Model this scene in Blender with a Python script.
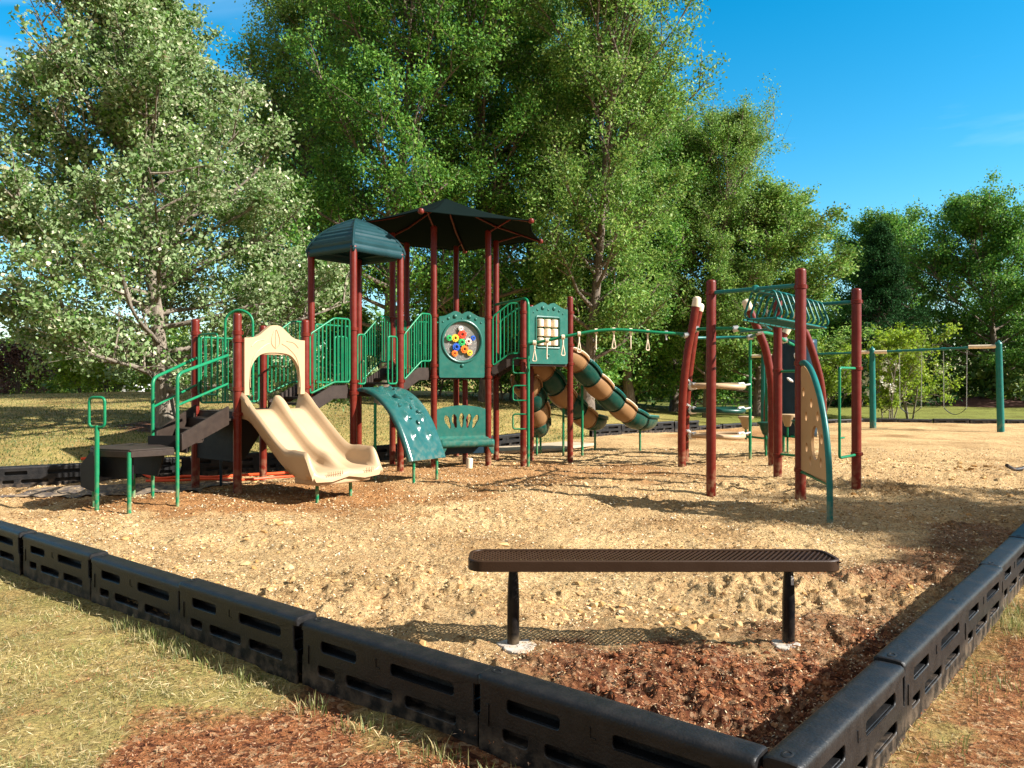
import bpy, math, random
import numpy as np
from mathutils import Vector, Matrix
from mathutils.geometry import tessellate_polygon
R = math.radians
random.seed(7)
scene = bpy.context.scene
COL = scene.collection
for o in list(bpy.data.objects): bpy.data.objects.remove(o)

# ------------------------------------------------------------ camera, sky, sun, exposure
cam = bpy.data.cameras.new('camera'); camo = bpy.data.objects.new('camera', cam); COL.objects.link(camo)
cam.sensor_width = 36; cam.lens = 27.07; cam.shift_y = -4/1024
cam.clip_start = 0.05; cam.clip_end = 2000
camo.location = (0, 0, 1.5); camo.rotation_euler = (R(90), 0, 0)
scene.camera = camo
SUN_AZ = 107.3; SUN_EL = 34.0
s = Vector((math.sin(R(SUN_AZ))*math.cos(R(SUN_EL)), math.cos(R(SUN_AZ))*math.cos(R(SUN_EL)), math.sin(R(SUN_EL))))
sl = bpy.data.lights.new('sun', 'SUN'); sl.energy = 5.0; sl.angle = R(0.5); sl.color = (1.0, 0.965, 0.91)
so = bpy.data.objects.new('sun', sl); COL.objects.link(so)
so.rotation_euler = s.to_track_quat('Z', 'Y').to_euler(); so.location = s*50
w = bpy.data.worlds.new('World'); scene.world = w; w.use_nodes = True
nt = w.node_tree; bg = nt.nodes['Background']
sky = nt.nodes.new('ShaderNodeTexSky'); sky.sky_type = 'NISHITA'; sky.sun_disc = False
sky.sun_elevation = R(SUN_EL); sky.sun_rotation = R(SUN_AZ); sky.ozone_density = 2.2; sky.air_density = 1.0; sky.dust_density = 0.3
hs = nt.nodes.new('ShaderNodeHueSaturation'); hs.inputs['Value'].default_value = 1.28; hs.inputs['Saturation'].default_value = 1.5; hs.inputs['Hue'].default_value = 0.483
nt.links.new(sky.outputs[0], hs.inputs['Color'])
# a few thin streaks of cirrus
tc = nt.nodes.new('ShaderNodeTexCoord'); mp = nt.nodes.new('ShaderNodeMapping'); mp.inputs['Scale'].default_value = (1.2, 1.2, 7); mp.inputs['Rotation'].default_value = (0, R(14), 0)
nz = nt.nodes.new('ShaderNodeTexNoise'); nz.inputs['Scale'].default_value = 1.7; nz.inputs['Detail'].default_value = 6; nz.inputs['Distortion'].default_value = .6
cr = nt.nodes.new('ShaderNodeValToRGB'); cr.color_ramp.elements[0].position = .50; cr.color_ramp.elements[1].position = .8
cr.color_ramp.elements[1].color = (.25, .25, .25, 1)
mx = nt.nodes.new('ShaderNodeMix'); mx.data_type = 'RGBA'; mx.inputs[7].default_value = (9, 10, 11, 1)
nt.links.new(tc.outputs['Generated'], mp.inputs['Vector']); nt.links.new(mp.outputs[0], nz.inputs['Vector'])
nt.links.new(nz.outputs['Fac'], cr.inputs[0]); nt.links.new(cr.outputs[0], mx.inputs[0])
nt.links.new(hs.outputs[0], mx.inputs[6])
# added cloud veil overhead and behind the camera, unseen, to neutralise the shade tint
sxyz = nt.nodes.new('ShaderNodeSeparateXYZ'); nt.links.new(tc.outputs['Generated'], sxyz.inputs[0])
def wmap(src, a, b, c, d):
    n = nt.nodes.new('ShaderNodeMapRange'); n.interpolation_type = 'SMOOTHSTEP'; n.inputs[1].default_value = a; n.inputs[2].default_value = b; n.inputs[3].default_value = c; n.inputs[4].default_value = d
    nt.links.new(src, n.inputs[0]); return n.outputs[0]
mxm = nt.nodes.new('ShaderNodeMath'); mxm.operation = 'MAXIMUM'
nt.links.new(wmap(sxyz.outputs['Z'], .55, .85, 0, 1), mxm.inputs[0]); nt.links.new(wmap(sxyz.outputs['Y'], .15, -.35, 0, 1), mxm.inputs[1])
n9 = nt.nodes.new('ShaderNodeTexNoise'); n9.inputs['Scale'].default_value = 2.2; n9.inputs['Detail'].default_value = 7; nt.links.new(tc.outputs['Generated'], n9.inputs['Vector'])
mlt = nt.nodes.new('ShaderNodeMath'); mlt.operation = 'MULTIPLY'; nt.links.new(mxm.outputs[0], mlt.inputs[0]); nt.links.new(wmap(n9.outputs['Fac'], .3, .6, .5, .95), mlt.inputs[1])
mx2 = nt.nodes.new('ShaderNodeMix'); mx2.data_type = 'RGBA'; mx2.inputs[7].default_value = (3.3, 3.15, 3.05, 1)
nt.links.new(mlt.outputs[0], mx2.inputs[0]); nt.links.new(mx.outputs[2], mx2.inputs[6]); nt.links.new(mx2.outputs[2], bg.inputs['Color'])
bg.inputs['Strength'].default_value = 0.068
vs = scene.view_settings; vs.view_transform = 'Standard'; vs.look = 'None'; vs.gamma = 1; vs.use_curve_mapping = False
vs.exposure = 1.37
scene.render.resolution_x = 1024; scene.render.resolution_y = 768

# ------------------------------------------------------------ materials
def nodes(name):
    m = bpy.data.materials.new(name); m.use_nodes = True
    t = m.node_tree; return m, t, t.nodes['Principled BSDF']
def pmat(name, col, rough=.45, var=.18, scale=3., bump=.0, bscale=60., metal=0., dust=None, dusth=.35, dcol=(.42, .30, .17), spec=.25, scr=0.):
    m, t, b = nodes(name)
    tc = t.nodes.new('ShaderNodeTexCoord')
    n = t.nodes.new('ShaderNodeTexNoise'); n.inputs['Scale'].default_value = scale; n.inputs['Detail'].default_value = 8; n.inputs['Roughness'].default_value = .65
    t.links.new(tc.outputs['Object'], n.inputs['Vector'])
    mr = t.nodes.new('ShaderNodeMapRange'); mr.inputs[1].default_value = .3; mr.inputs[2].default_value = .7
    mr.inputs[3].default_value = 1-var; mr.inputs[4].default_value = 1+var
    t.links.new(n.outputs['Fac'], mr.inputs[0])
    vm = t.nodes.new('ShaderNodeVectorMath'); vm.operation = 'SCALE'; vm.inputs[0].default_value = col
    t.links.new(mr.outputs[0], vm.inputs['Scale'])
    out = vm.outputs[0]
    if dust:
        g = t.nodes.new('ShaderNodeNewGeometry'); sx = t.nodes.new('ShaderNodeSeparateXYZ'); t.links.new(g.outputs['Position'], sx.inputs[0])
        m2 = t.nodes.new('ShaderNodeMapRange'); m2.inputs[1].default_value = dusth; m2.inputs[2].default_value = 0.0; m2.inputs[3].default_value = 0.03; m2.inputs[4].default_value = dust
        t.links.new(sx.outputs['Z'], m2.inputs[0])
        n2 = t.nodes.new('ShaderNodeTexNoise'); n2.inputs['Scale'].default_value = 14; n2.inputs['Detail'].default_value = 6
        t.links.new(tc.outputs['Object'], n2.inputs['Vector'])
        m3 = t.nodes.new('ShaderNodeMapRange'); m3.inputs[1].default_value = .42; m3.inputs[2].default_value = .65
        t.links.new(n2.outputs['Fac'], m3.inputs[0])
        mu = t.nodes.new('ShaderNodeMath'); mu.operation = 'MULTIPLY'; t.links.new(m2.outputs[0], mu.inputs[0]); t.links.new(m3.outputs[0], mu.inputs[1])
        mm = t.nodes.new('ShaderNodeMix'); mm.data_type = 'RGBA'; mm.inputs[7].default_value = (*dcol, 1)
        t.links.new(mu.outputs[0], mm.inputs[0]); t.links.new(out, mm.inputs[6]); out = mm.outputs[2]
    t.links.new(out, b.inputs['Base Color'])
    n3 = t.nodes.new('ShaderNodeTexNoise'); n3.inputs['Scale'].default_value = bscale; n3.inputs['Detail'].default_value = 6
    t.links.new(tc.outputs['Object'], n3.inputs['Vector'])
    m4 = t.nodes.new('ShaderNodeMapRange'); m4.inputs[3].default_value = max(.05, rough-.14); m4.inputs[4].default_value = min(1, rough+.14)
    t.links.new(n.outputs['Fac'], m4.inputs[0]); t.links.new(m4.outputs[0], b.inputs['Roughness'])
    if bump:
        bp = t.nodes.new('ShaderNodeBump'); bp.inputs['Strength'].default_value = bump; bp.inputs['Distance'].default_value = .004
        t.links.new(n3.outputs['Fac'], bp.inputs['Height']); t.links.new(bp.outputs[0], b.inputs['Normal'])
    b.inputs['Metallic'].default_value = metal; b.inputs['Specular IOR Level'].default_value = spec
    return m
M = {}
M['maroon'] = pmat('maroon_paint', (.120, .011, .005), .36, .12, 4, .15, 90, dust=.6)
M['maroon_dark'] = pmat('weathered_maroon_paint', (.12, .012, .009), .45, .2, 4, .15, 90, dust=.6)
M['green'] = pmat('green_tube_paint', (.005, .165, .070), .32, .14, 5, .1, 90, dust=.6)
M['teal_tube'] = pmat('teal_tube_paint', (.006, .125, .11), .35, .14, 5, .1, 90, dust=.5)
M['teal'] = pmat('teal_plastic', (.016, .105, .080), .34, .12, 6, .3, 40, dust=.35, dusth=.6)
M['dkgreen'] = pmat('dark_green_plastic', (.002, .045, .032), .32, .22, 5, .2, 40, dust=.4, dusth=.7)
M['navy'] = pmat('dark_navy_plastic', (.008, .028, .045), .4, .2, 5, .2, 40)
M['tan'] = pmat('tan_plastic', (.43, .30, .175), .42, .06, 3, .15, 40, dust=.45, dusth=.6, dcol=(.42, .27, .14))
M['tan_dark'] = pmat('ochre_plastic', (.25, .135, .058), .42, .1, 3, .15, 40, dust=.4, dusth=.6)
M['panel_tan'] = pmat('drilled_panel_plastic', (.43, .25, .115), .42, .1, 3, .15, 40, dust=.3, dusth=.6)
M['cream'] = pmat('cream_plastic', (.68, .56, .40), .5, .1, 6, .1, 60)
M['brown'] = pmat('brown_coated_deck', (.030, .020, .015), .55, .15, 8, .5, 80, dust=.2, dusth=.3, dcol=(.25, .18, .12))
M['brown_dark'] = pmat('black_brown_panel', (.005, .0045, .0045), .6, .2, 8, .4, 60)
M['roof'] = pmat('roof_plastic', (.008, .038, .044), .40, .18, 4, .2, 30)
M['fabric'] = pmat('shade_fabric', (.003, .0075, .0065), .9, .15, 3, .4, 200, spec=.04)
M['black'] = pmat('black_plastic', (.012, .012, .013), .5, .3, 5, .5, 70, dust=.45, dusth=.32, dcol=(.20, .13, .08))
M['timber'] = pmat('border_plastic', (.0075, .0075, .008), .48, .2, 14, .6, 90, dust=.5, dusth=.10, dcol=(.20, .14, .09), spec=.3)
M['metal'] = pmat('galvanised_metal', (.55, .54, .52), .4, .15, 9, .1, 60, metal=.7)
M['white'] = pmat('white_plastic', (.72, .70, .66), .5, .1, 9, .1, 60)
M['bench'] = pmat('brown_coated_metal', (.034, .016, .007), .5, .08, 7, .25, 120)
M['benchleg'] = pmat('black_coated_metal', (.005, .005, .006), .32, .2, 7, .2, 90, dust=.3, dusth=.10)
M['concrete'] = pmat('concrete', (.42, .385, .33), .9, .2, 10, 1., 40, dust=.9, dusth=.05)
M['path'] = pmat('path_concrete', (.42, .33, .22), .9, .12, 3, .6, 60)
M['hose'] = pmat('orange_hose', (.75, .08, .02), .45, .12, 6)
M['chain'] = pmat('chain_metal', (.42, .42, .40), .45, .15, 30, metal=.6)
for k, c in dict(red=(.75, .05, .02), yellow=(.8, .48, .04), orange=(.85, .17, .02), blue=(.02, .09, .42), lime=(.03, .38, .10), offwhite=(.78, .7, .62), pink=(.75, .45, .38), pale=(.8, .62, .3)).items():
    M[k] = pmat(k+'_plastic', c, .4, .1, 9)
def bark(name, c1, c2, sc=5):
    m, t, b = nodes(name)
    tc = t.nodes.new('ShaderNodeTexCoord'); mp = t.nodes.new('ShaderNodeMapping'); mp.inputs['Scale'].default_value = (sc*2, sc*2, sc*.35)
    n = t.nodes.new('ShaderNodeTexNoise'); n.inputs['Scale'].default_value = 2; n.inputs['Detail'].default_value = 9; n.inputs['Roughness'].default_value = .75
    t.links.new(tc.outputs['Object'], mp.inputs[0]); t.links.new(mp.outputs[0], n.inputs['Vector'])
    r = t.nodes.new('ShaderNodeValToRGB'); r.color_ramp.elements[0].color = (*c1, 1); r.color_ramp.elements[1].color = (*c2, 1)
    r.color_ramp.elements[0].position = .35; r.color_ramp.elements[1].position = .65
    t.links.new(n.outputs['Fac'], r.inputs[0]); t.links.new(r.outputs[0], b.inputs['Base Color']); b.inputs['Roughness'].default_value = .9
    bp = t.nodes.new('ShaderNodeBump'); bp.inputs['Strength'].default_value = .9; bp.inputs['Distance'].default_value = .03
    t.links.new(n.outputs['Fac'], bp.inputs['Height']); t.links.new(bp.outputs[0], b.inputs['Normal'])
    return m
M['bark_pale'] = bark('pale_bark', (.09, .07, .05), (.30, .25, .19))
M['bark'] = bark('grey_brown_bark', (.06, .045, .035), (.24, .18, .13))
def leafmat(name, cols, back=None, trans=.35, drift=(.55, .7, 1.25), clump=0.):
    m, t, b = nodes(name)
    g = t.nodes.new('ShaderNodeNewGeometry'); r = t.nodes.new('ShaderNodeValToRGB'); r.color_ramp.interpolation = 'LINEAR'
    e = r.color_ramp.elements; e[0].position = 0; e[0].color = (*cols[0], 1); e[1].position = 1; e[1].color = (*cols[-1], 1)
    for i, c in enumerate(cols[1:-1]): x = e.new((i+1)/(len(cols)-1)); x.color = (*c, 1)
    if clump:
        t0 = t.nodes.new('ShaderNodeTexCoord'); nc = t.nodes.new('ShaderNodeTexNoise'); nc.inputs['Scale'].default_value = 1.1; nc.inputs['Detail'].default_value = 4; t.links.new(t0.outputs['Object'], nc.inputs['Vector'])
        ma = t.nodes.new('ShaderNodeMath'); ma.operation = 'MULTIPLY_ADD'; ma.inputs[1].default_value = clump; ma.inputs[2].default_value = -.5*clump; t.links.new(nc.outputs['Fac'], ma.inputs[0])
        mb = t.nodes.new('ShaderNodeMath'); mb.operation = 'ADD'; mb.use_clamp = True; t.links.new(ma.outputs[0], mb.inputs[0]); t.links.new(g.outputs['Random Per Island'], mb.inputs[1]); t.links.new(mb.outputs[0], r.inputs[0])
    else: t.links.new(g.outputs['Random Per Island'], r.inputs[0])
    out = r.outputs[0]
    # slow drift of tone through the crown, so whole boughs differ
    tc = t.nodes.new('ShaderNodeTexCoord'); n = t.nodes.new('ShaderNodeTexNoise'); n.inputs['Scale'].default_value = drift[0]; n.inputs['Detail'].default_value = 3
    t.links.new(tc.outputs['Object'], n.inputs['Vector'])
    mr = t.nodes.new('ShaderNodeMapRange'); mr.inputs[1].default_value = .3; mr.inputs[2].default_value = .7; mr.inputs[3].default_value = drift[1]; mr.inputs[4].default_value = drift[2]
    t.links.new(n.outputs['Fac'], mr.inputs[0])
    vm = t.nodes.new('ShaderNodeVectorMath'); vm.operation = 'SCALE'; t.links.new(out, vm.inputs[0]); t.links.new(mr.outputs[0], vm.inputs['Scale']); out = vm.outputs[0]
    if back:
        mm = t.nodes.new('ShaderNodeMix'); mm.data_type = 'RGBA'; mm.inputs[7].default_value = (*back, 1)
        t.links.new(g.outputs['Backfacing'], mm.inputs[0]); t.links.new(out, mm.inputs[6]); out = mm.outputs[2]
    t.links.new(out, b.inputs['Base Color']); b.inputs['Roughness'].default_value = .55 if trans > .15 else .95; b.inputs['Specular IOR Level'].default_value = .35 if trans > .15 else .06
    tr = t.nodes.new('ShaderNodeBsdfTranslucent'); t.links.new(out, tr.inputs['Color'])
    ms = t.nodes.new('ShaderNodeMixShader'); ms.inputs[0].default_value = trans*1.2
    t.links.new(b.outputs[0], ms.inputs[1]); t.links.new(tr.outputs[0], ms.inputs[2])
    t.links.new(ms.outputs[0], t.nodes['Material Output'].inputs['Surface'])
    return m
M['leaf_silver'] = leafmat('silver_leaves', [(.045, .12, .014), (.07, .17, .02), (.11, .22, .035), (.17, .27, .06), (.26, .35, .13), (.46, .50, .27), (.76, .74, .52)], back=(.24, .33, .14), trans=.33, clump=1.3)
M['leaf_mid'] = leafmat('green_leaves', [(.045, .15, .02), (.08, .22, .032), (.14, .30, .04), (.24, .38, .06)], trans=.36, clump=.8)
M['leaf_olive'] = leafmat('olive_leaves', [(.07, .17, .026), (.12, .25, .038), (.20, .33, .055), (.33, .42, .11)], trans=.36, clump=.9)
M['leaf_bright'] = leafmat('yellow_green_leaves', [(0.156, 0.260, 0.019), (0.247, 0.364, 0.026), (0.364, 0.442, 0.046)], trans=.4)
M['leaf_dark'] = leafmat('dark_needles', [(0.013, 0.047, 0.016), (0.023, 0.072, 0.021), (0.039, 0.098, 0.029)], trans=.12)
M['leaf_wood'] = leafmat('far_woods_leaves', [(0.039, 0.098, 0.013), (0.065, 0.143, 0.018), (0.117, 0.195, 0.026), (0.195, 0.247, 0.039)], trans=.25)
M['leaf_purple'] = leafmat('purple_leaves', [(.07, .03, .03), (.12, .055, .05), (.16, .10, .07)], trans=.25)
M['petal'] = leafmat('white_petals', [(.7, .66, .5), (.8, .78, .68)], trans=.2)
M['grass'] = leafmat('dry_grass_blades', [(.09, .15, .03), (.17, .20, .05), (.30, .27, .10), (.48, .38, .18), (.24, .22, .08), (.12, .17, .04)], trans=.3, drift=(1.6, .55, 1.25))
M['grass_hill'] = leafmat('hill_grass_blades', [(.06, .10, .02), (.11, .14, .03), (.19, .18, .055)], trans=.3)
M['chips'] = leafmat('mulch_chips', [(.14, .045, .018), (.27, .095, .035), (.38, .17, .08), (.18, .055, .022), (.55, .36, .22)], trans=0.)
M['clod'] = leafmat('soil_clods', [(.38, .22, .08), (.50, .32, .14), (.62, .44, .22), (.34, .18, .06), (.58, .42, .22)], trans=0.)
M['clod_red'] = leafmat('red_soil_clods', [(.14, .045, .02), (.22, .08, .035), (.30, .14, .06)], trans=0.)

# ------------------------------------------------------------ mesh helpers
class MB:
    def __init__(s): s.v = []; s.f = []
    def add(s, vs, fs, Mx=None):
        n = len(s.v)
        s.v += [tuple(Mx @ Vector(p)) for p in vs] if Mx is not None else [tuple(p) for p in vs]
        s.f += [tuple(i+n for i in f) for f in fs]; return s
    def box(s, c, d, Mx=None):
        x, y, z = c; a, b, e = d[0]/2, d[1]/2, d[2]/2
        vs = [(x+i*a, y+j*b, z+k*e) for i in (-1, 1) for j in (-1, 1) for k in (-1, 1)]
        return s.add(vs, [(0, 1, 3, 2), (4, 6, 7, 5), (0, 4, 5, 1), (2, 3, 7, 6), (0, 2, 6, 4), (1, 5, 7, 3)], Mx)
    def tube(s, path, r, n=10, Mx=None, closed=False, caps=True, squash=None):
        P = [Vector(p) for p in path]; k = len(P)
        rr = r if isinstance(r, (list, tuple)) else [r]*k
        vs = []; fs = []; prev = None
        for i in range(k):
            if closed: d = P[(i+1) % k]-P[i-1]
            else: d = P[min(i+1, k-1)]-P[max(i-1, 0)]
            if d.length < 1e-9: d = Vector((0, 0, 1))
            d.normalize()
            if prev is None:
                a = Vector((0, 0, 1)) if abs(d.z) < .9 else Vector((1, 0, 0))
                u = d.cross(a).normalized()
            else: u = (prev-d*prev.dot(d)).normalized()
            prev = u; v = d.cross(u)
            for j in range(n):
                t = 2*math.pi*j/n; vs.append(P[i]+u*(rr[i]*math.cos(t))+v*(rr[i]*math.sin(t)))
        m = k if closed else k-1
        for i in range(m):
            for j in range(n):
                a = i*n+j; b = i*n+(j+1) % n; c = ((i+1) % k)*n+(j+1) % n; d = ((i+1) % k)*n+j
                fs.append((a, b, c, d))
        if caps and not closed:
            fs.append(tuple(range(n-1, -1, -1))); fs.append(tuple((k-1)*n+j for j in range(n)))
        return s.add(vs, fs, Mx)
    def lathe(s, prof, Mx=None, n=20):
        vs = []; fs = []
        for r, z in prof:
            for j in range(n):
                t = 2*math.pi*j/n; vs.append((r*math.cos(t), r*math.sin(t), z))
        for i in range(len(prof)-1):
            for j in range(n):
                fs.append((i*n+j, i*n+(j+1) % n, (i+1)*n+(j+1) % n, (i+1)*n+j))
        fs.append(tuple(range(n-1, -1, -1))); fs.append(tuple((len(prof)-1)*n+j for j in range(n)))
        return s.add(vs, fs, Mx)
    def plate(s, outer, holes=(), th=.02, Mx=None, z0=0.):
        loops = [outer]+list(holes)
        tris = tessellate_polygon([[Vector((p[0], p[1], 0)) for p in l] for l in loops])
        flat = [p for l in loops for p in l]; n = len(flat)
        vs = [(p[0], p[1], z0+th/2) for p in flat]+[(p[0], p[1], z0-th/2) for p in flat]
        fs = []
        for t in tris:
            a, b, c = t
            A, B, C_ = flat[a], flat[b], flat[c]
            if (B[0]-A[0])*(C_[1]-A[1])-(B[1]-A[1])*(C_[0]-A[0]) < 0: a, c = c, a
            fs.append((a, b, c)); fs.append((c+n, b+n, a+n))
        off = 0
        for li, l in enumerate(loops):
            k = len(l); ar = sum(l[i][0]*l[(i+1) % k][1]-l[(i+1) % k][0]*l[i][1] for i in range(k))
            for i in range(k):
                a = off+i; b = off+(i+1) % k
                f = (b, a, a+n, b+n)
                if (ar < 0) != (li > 0): f = f[::-1]
                fs.append(f)
            off += k
        return s.add(vs, fs, Mx)
    def grid(s, rows, Mx=None, flip=False, wrap=False):
        k = len(rows[0]); vs = [p for r in rows for p in r]; fs = []
        for i in range(len(rows)-1):
            for j in range(k if wrap else k-1):
                f = (i*k+j, i*k+(j+1) % k, (i+1)*k+(j+1) % k, (i+1)*k+j); fs.append(f[::-1] if flip else f)
        return s.add(vs, fs, Mx)
    def build(s, name, mat, parent=None, bevel=0, angle=35, solid=0, seg=2):
        me = bpy.data.meshes.new(name); me.from_pydata(s.v, [], s.f); me.update()
        me.shade_smooth(); me.set_sharp_from_angle(angle=R(angle))
        me.materials.append(mat)
        o = bpy.data.objects.new(name, me); COL.objects.link(o)
        if solid: m = o.modifiers.new('thick', 'SOLIDIFY'); m.thickness = solid; m.offset = 0
        if bevel: m = o.modifiers.new('bevel', 'BEVEL'); m.width = bevel; m.segments = seg; m.limit_method = 'ANGLE'; m.angle_limit = R(40); m.harden_normals = False
        if parent is not None:
            o.parent = parent
            if parent.type == 'EMPTY' and parent.get('world'): o.matrix_parent_inverse = Matrix.Translation(-parent.location)
        return o
def fillet(pts, r=.06, n=5, closed=False):
    P = [Vector(p) for p in pts]; out = []
    k = len(P)
    for i, p in enumerate(P):
        if not closed and i in (0, k-1): out.append(p); continue
        a = P[i-1]; b = P[(i+1) % k]
        da = (a-p); db = (b-p); q = min(r, da.length*.49, db.length*.49)
        s0 = p+da.normalized()*q; s1 = p+db.normalized()*q
        for j in range(n+1):
            t = j/n; out.append(s0*(1-t)**2+p*(2*t*(1-t))+s1*t*t)
    return out
def bez(pts, n=8):
    """Catmull-Rom through points"""
    P = [Vector(p) for p in pts]; out = []
    for i in range(len(P)-1):
        p0 = P[max(i-1, 0)]; p1 = P[i]; p2 = P[i+1]; p3 = P[min(i+2, len(P)-1)]
        for j in range(n):
            t = j/n; out.append(.5*((2*p1)+(p2-p0)*t+(2*p0-5*p1+4*p2-p3)*t*t+(3*p1-p0-3*p2+p3)*t**3))
    out.append(P[-1]); return out
def ell(cx, cy, rx, ry=None, n=20): ry = ry or rx; return [(cx+rx*math.cos(2*math.pi*i/n), cy+ry*math.sin(2*math.pi*i/n)) for i in range(n)]
def rrect(x0, y0, x1, y1, r=.02, n=4):
    r = min(r, (x1-x0)*.49, (y1-y0)*.49); o = []
    for cx, cy, a in ((x1-r, y0+r, -90), (x1-r, y1-r, 0), (x0+r, y1-r, 90), (x0+r, y0+r, 180)):
        for i in range(n+1): t = R(a+90*i/n); o.append((cx+r*math.cos(t), cy+r*math.sin(t)))
    return o
def edge(p0, p1, off=0.):
    """local x from p0 to p1, y up, z towards the viewer's side"""
    x = Vector((p1[0]-p0[0], p1[1]-p0[1], 0)).normalized(); y = Vector((0, 0, 1)); z = x.cross(y)
    m = Matrix(((x.x, y.x, z.x, p0[0]+z.x*off), (x.y, y.y, z.y, p0[1]+z.y*off), (x.z, y.z, z.z, 0), (0, 0, 0, 1)))
    return m
def dist(a, b): return math.hypot(a[0]-b[0], a[1]-b[1])
def tag(o, label=None, cat=None, group=None, kind=None):
    if label: o['label'] = label
    if cat: o['category'] = cat
    if group: o['group'] = group
    if kind: o['kind'] = kind
    return o
def thing(name, label, cat, loc=(0, 0, 0), group=None, rz=0, local=False):
    o = bpy.data.objects.new(name, None); COL.objects.link(o); o.location = loc; o.rotation_euler = (0, 0, rz); o.empty_display_size = .2
    if not local: o['world'] = 1
    return tag(o, label, cat, group)
def copy_tree(o, parent=None):
    c = o.copy(); COL.objects.link(c)
    if parent is not None: c.parent = parent
    for ch in [x for x in COL.objects if x.parent == o]: copy_tree(ch, c)
    return c
def V2(p, z=0): return Vector((p[0], p[1], z))

# ------------------------------------------------------------ numpy noise and bulk meshes
def hash2(ix, iy, seed):
    h = (ix*374761393+iy*668265263+seed*974711) & 0x7fffffff
    h = ((h ^ (h >> 13))*1274126177) & 0x7fffffff
    return (h ^ (h >> 16)) & 0xffff
def perlin(x, y, seed=0):
    x = np.asarray(x, float); y = np.asarray(y, float)
    ix = np.floor(x).astype(np.int64); iy = np.floor(y).astype(np.int64); fx = x-ix; fy = y-iy
    def g(i, j):
        a = hash2(ix+i, iy+j, seed)/65536.*2*np.pi
        return np.cos(a)*(fx-i)+np.sin(a)*(fy-j)
    u = fx**3*(fx*(fx*6-15)+10); v = fy**3*(fy*(fy*6-15)+10)
    return ((g(0, 0)*(1-u)+g(1, 0)*u)*(1-v)+(g(0, 1)*(1-u)+g(1, 1)*u)*v)*1.5
def fbm(x, y, sc, octv=4, seed=0, gain=.5):
    o = 0; a = 1; f = 1./sc
    for k in range(octv): o = o+a*perlin(np.asarray(x)*f+k*17.3, np.asarray(y)*f-k*9.1, seed+k); a *= gain; f *= 2.03
    return o
def worley(x, y, sc, seed=0):
    x = np.asarray(x, float)/sc; y = np.asarray(y, float)/sc; ix = np.floor(x).astype(np.int64); iy = np.floor(y).astype(np.int64)
    f1 = np.full(x.shape, 9.); f2 = f1.copy(); hv = np.zeros(x.shape)
    for i in (-1, 0, 1):
        for j in (-1, 0, 1):
            a = hash2(ix+i, iy+j, seed)/65536.; b = hash2(ix+i, iy+j, seed+77)/65536.; d = np.hypot(ix+i+a-x, iy+j+b-y)
            h = hash2(ix+i, iy+j, seed+191)/65536.; n = d < f1
            f2 = np.where(n, f1, np.minimum(f2, d)); hv = np.where(n, h, hv); f1 = np.minimum(f1, d)
    return f1, f2, hv
def sstep(a, b, x): t = np.clip((np.asarray(x, float)-a)/(b-a), 0, 1); return t*t*(3-2*t)
def bulk(name, verts, faces, mat, parent=None, smooth=False, attrs=None, flat=False):
    """verts (N,3), faces (M,4) or (M,3)"""
    me = bpy.data.meshes.new(name); n = len(verts); k = faces.shape[1]; m = len(faces)
    me.vertices.add(n); me.vertices.foreach_set('co', np.ascontiguousarray(verts, dtype=np.float32).ravel())
    me.loops.add(m*k); me.loops.foreach_set('vertex_index', np.ascontiguousarray(faces, dtype=np.int32).ravel())
    me.polygons.add(m); me.polygons.foreach_set('loop_start', np.arange(0, m*k, k, dtype=np.int32))
    me.update(calc_edges=True)
    if smooth: me.shade_smooth()
    elif flat: me.shade_flat()
    for an, arr in (attrs or {}).items():
        a = me.attributes.new(an, 'FLOAT_COLOR', 'POINT'); a.data.foreach_set('color', np.ascontiguousarray(arr, dtype=np.float32).ravel())
    me.materials.append(mat)
    o = bpy.data.objects.new(name, me); COL.objects.link(o)
    if parent is not None: o.parent = parent
    return o
def leaf_arrays(C, N, D, L, W, fold=.15):
    """C centres, N normals, D directions, L lengths, W widths -> folded diamonds"""
    N = N/np.linalg.norm(N, axis=1, keepdims=True); D = D-N*(D*N).sum(1, keepdims=True); D /= np.linalg.norm(D, axis=1, keepdims=True)+1e-9
    S = np.cross(N, D); L = L[:, None]; W = W[:, None]
    v = np.stack([C-D*L*.5, C+S*W*.5+N*W*fold-D*L*.05, C+D*L*.5, C-S*W*.5+N*W*fold-D*L*.05], 1).reshape(-1, 3)
    f = np.arange(len(C)*4).reshape(-1, 4); return v, f

# ------------------------------------------------------------ the lie of the land
C0 = (0.80, 2.43)
lv = (-.79, .613); rw = (.655, .755)
def along(p, d, t): return (p[0]+d[0]*t, p[1]+d[1]*t)
LEND = along(C0, lv, 9*1.17); REND = along(C0, rw, 15*1.17)
BACK = [(-8.3, 10.05), (-4.15, 12.75), (-1.9, 14.9), (.2, 17.6), (2.1, 20.6), (5.6, 23.2), (9.2, 26.0), (12.4, 27.3), (19.6, 26.6)]
POLY = [C0, REND, (19.9, 22.0)]+BACK[::-1]+[LEND]
def inside(x, y):
    x = np.asarray(x); y = np.asarray(y); c = np.zeros(x.shape, bool); k = len(POLY)
    for i in range(k):
        x0, y0 = POLY[i]; x1, y1 = POLY[(i+1) % k]
        if y0 == y1: continue
        c ^= ((y0 > y) != (y1 > y)) & (x < (x1-x0)*(y-y0)/(y1-y0)+x0)
    return c
bx = np.array([p[0] for p in BACK]); by = np.array([p[1] for p in BACK])
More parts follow.
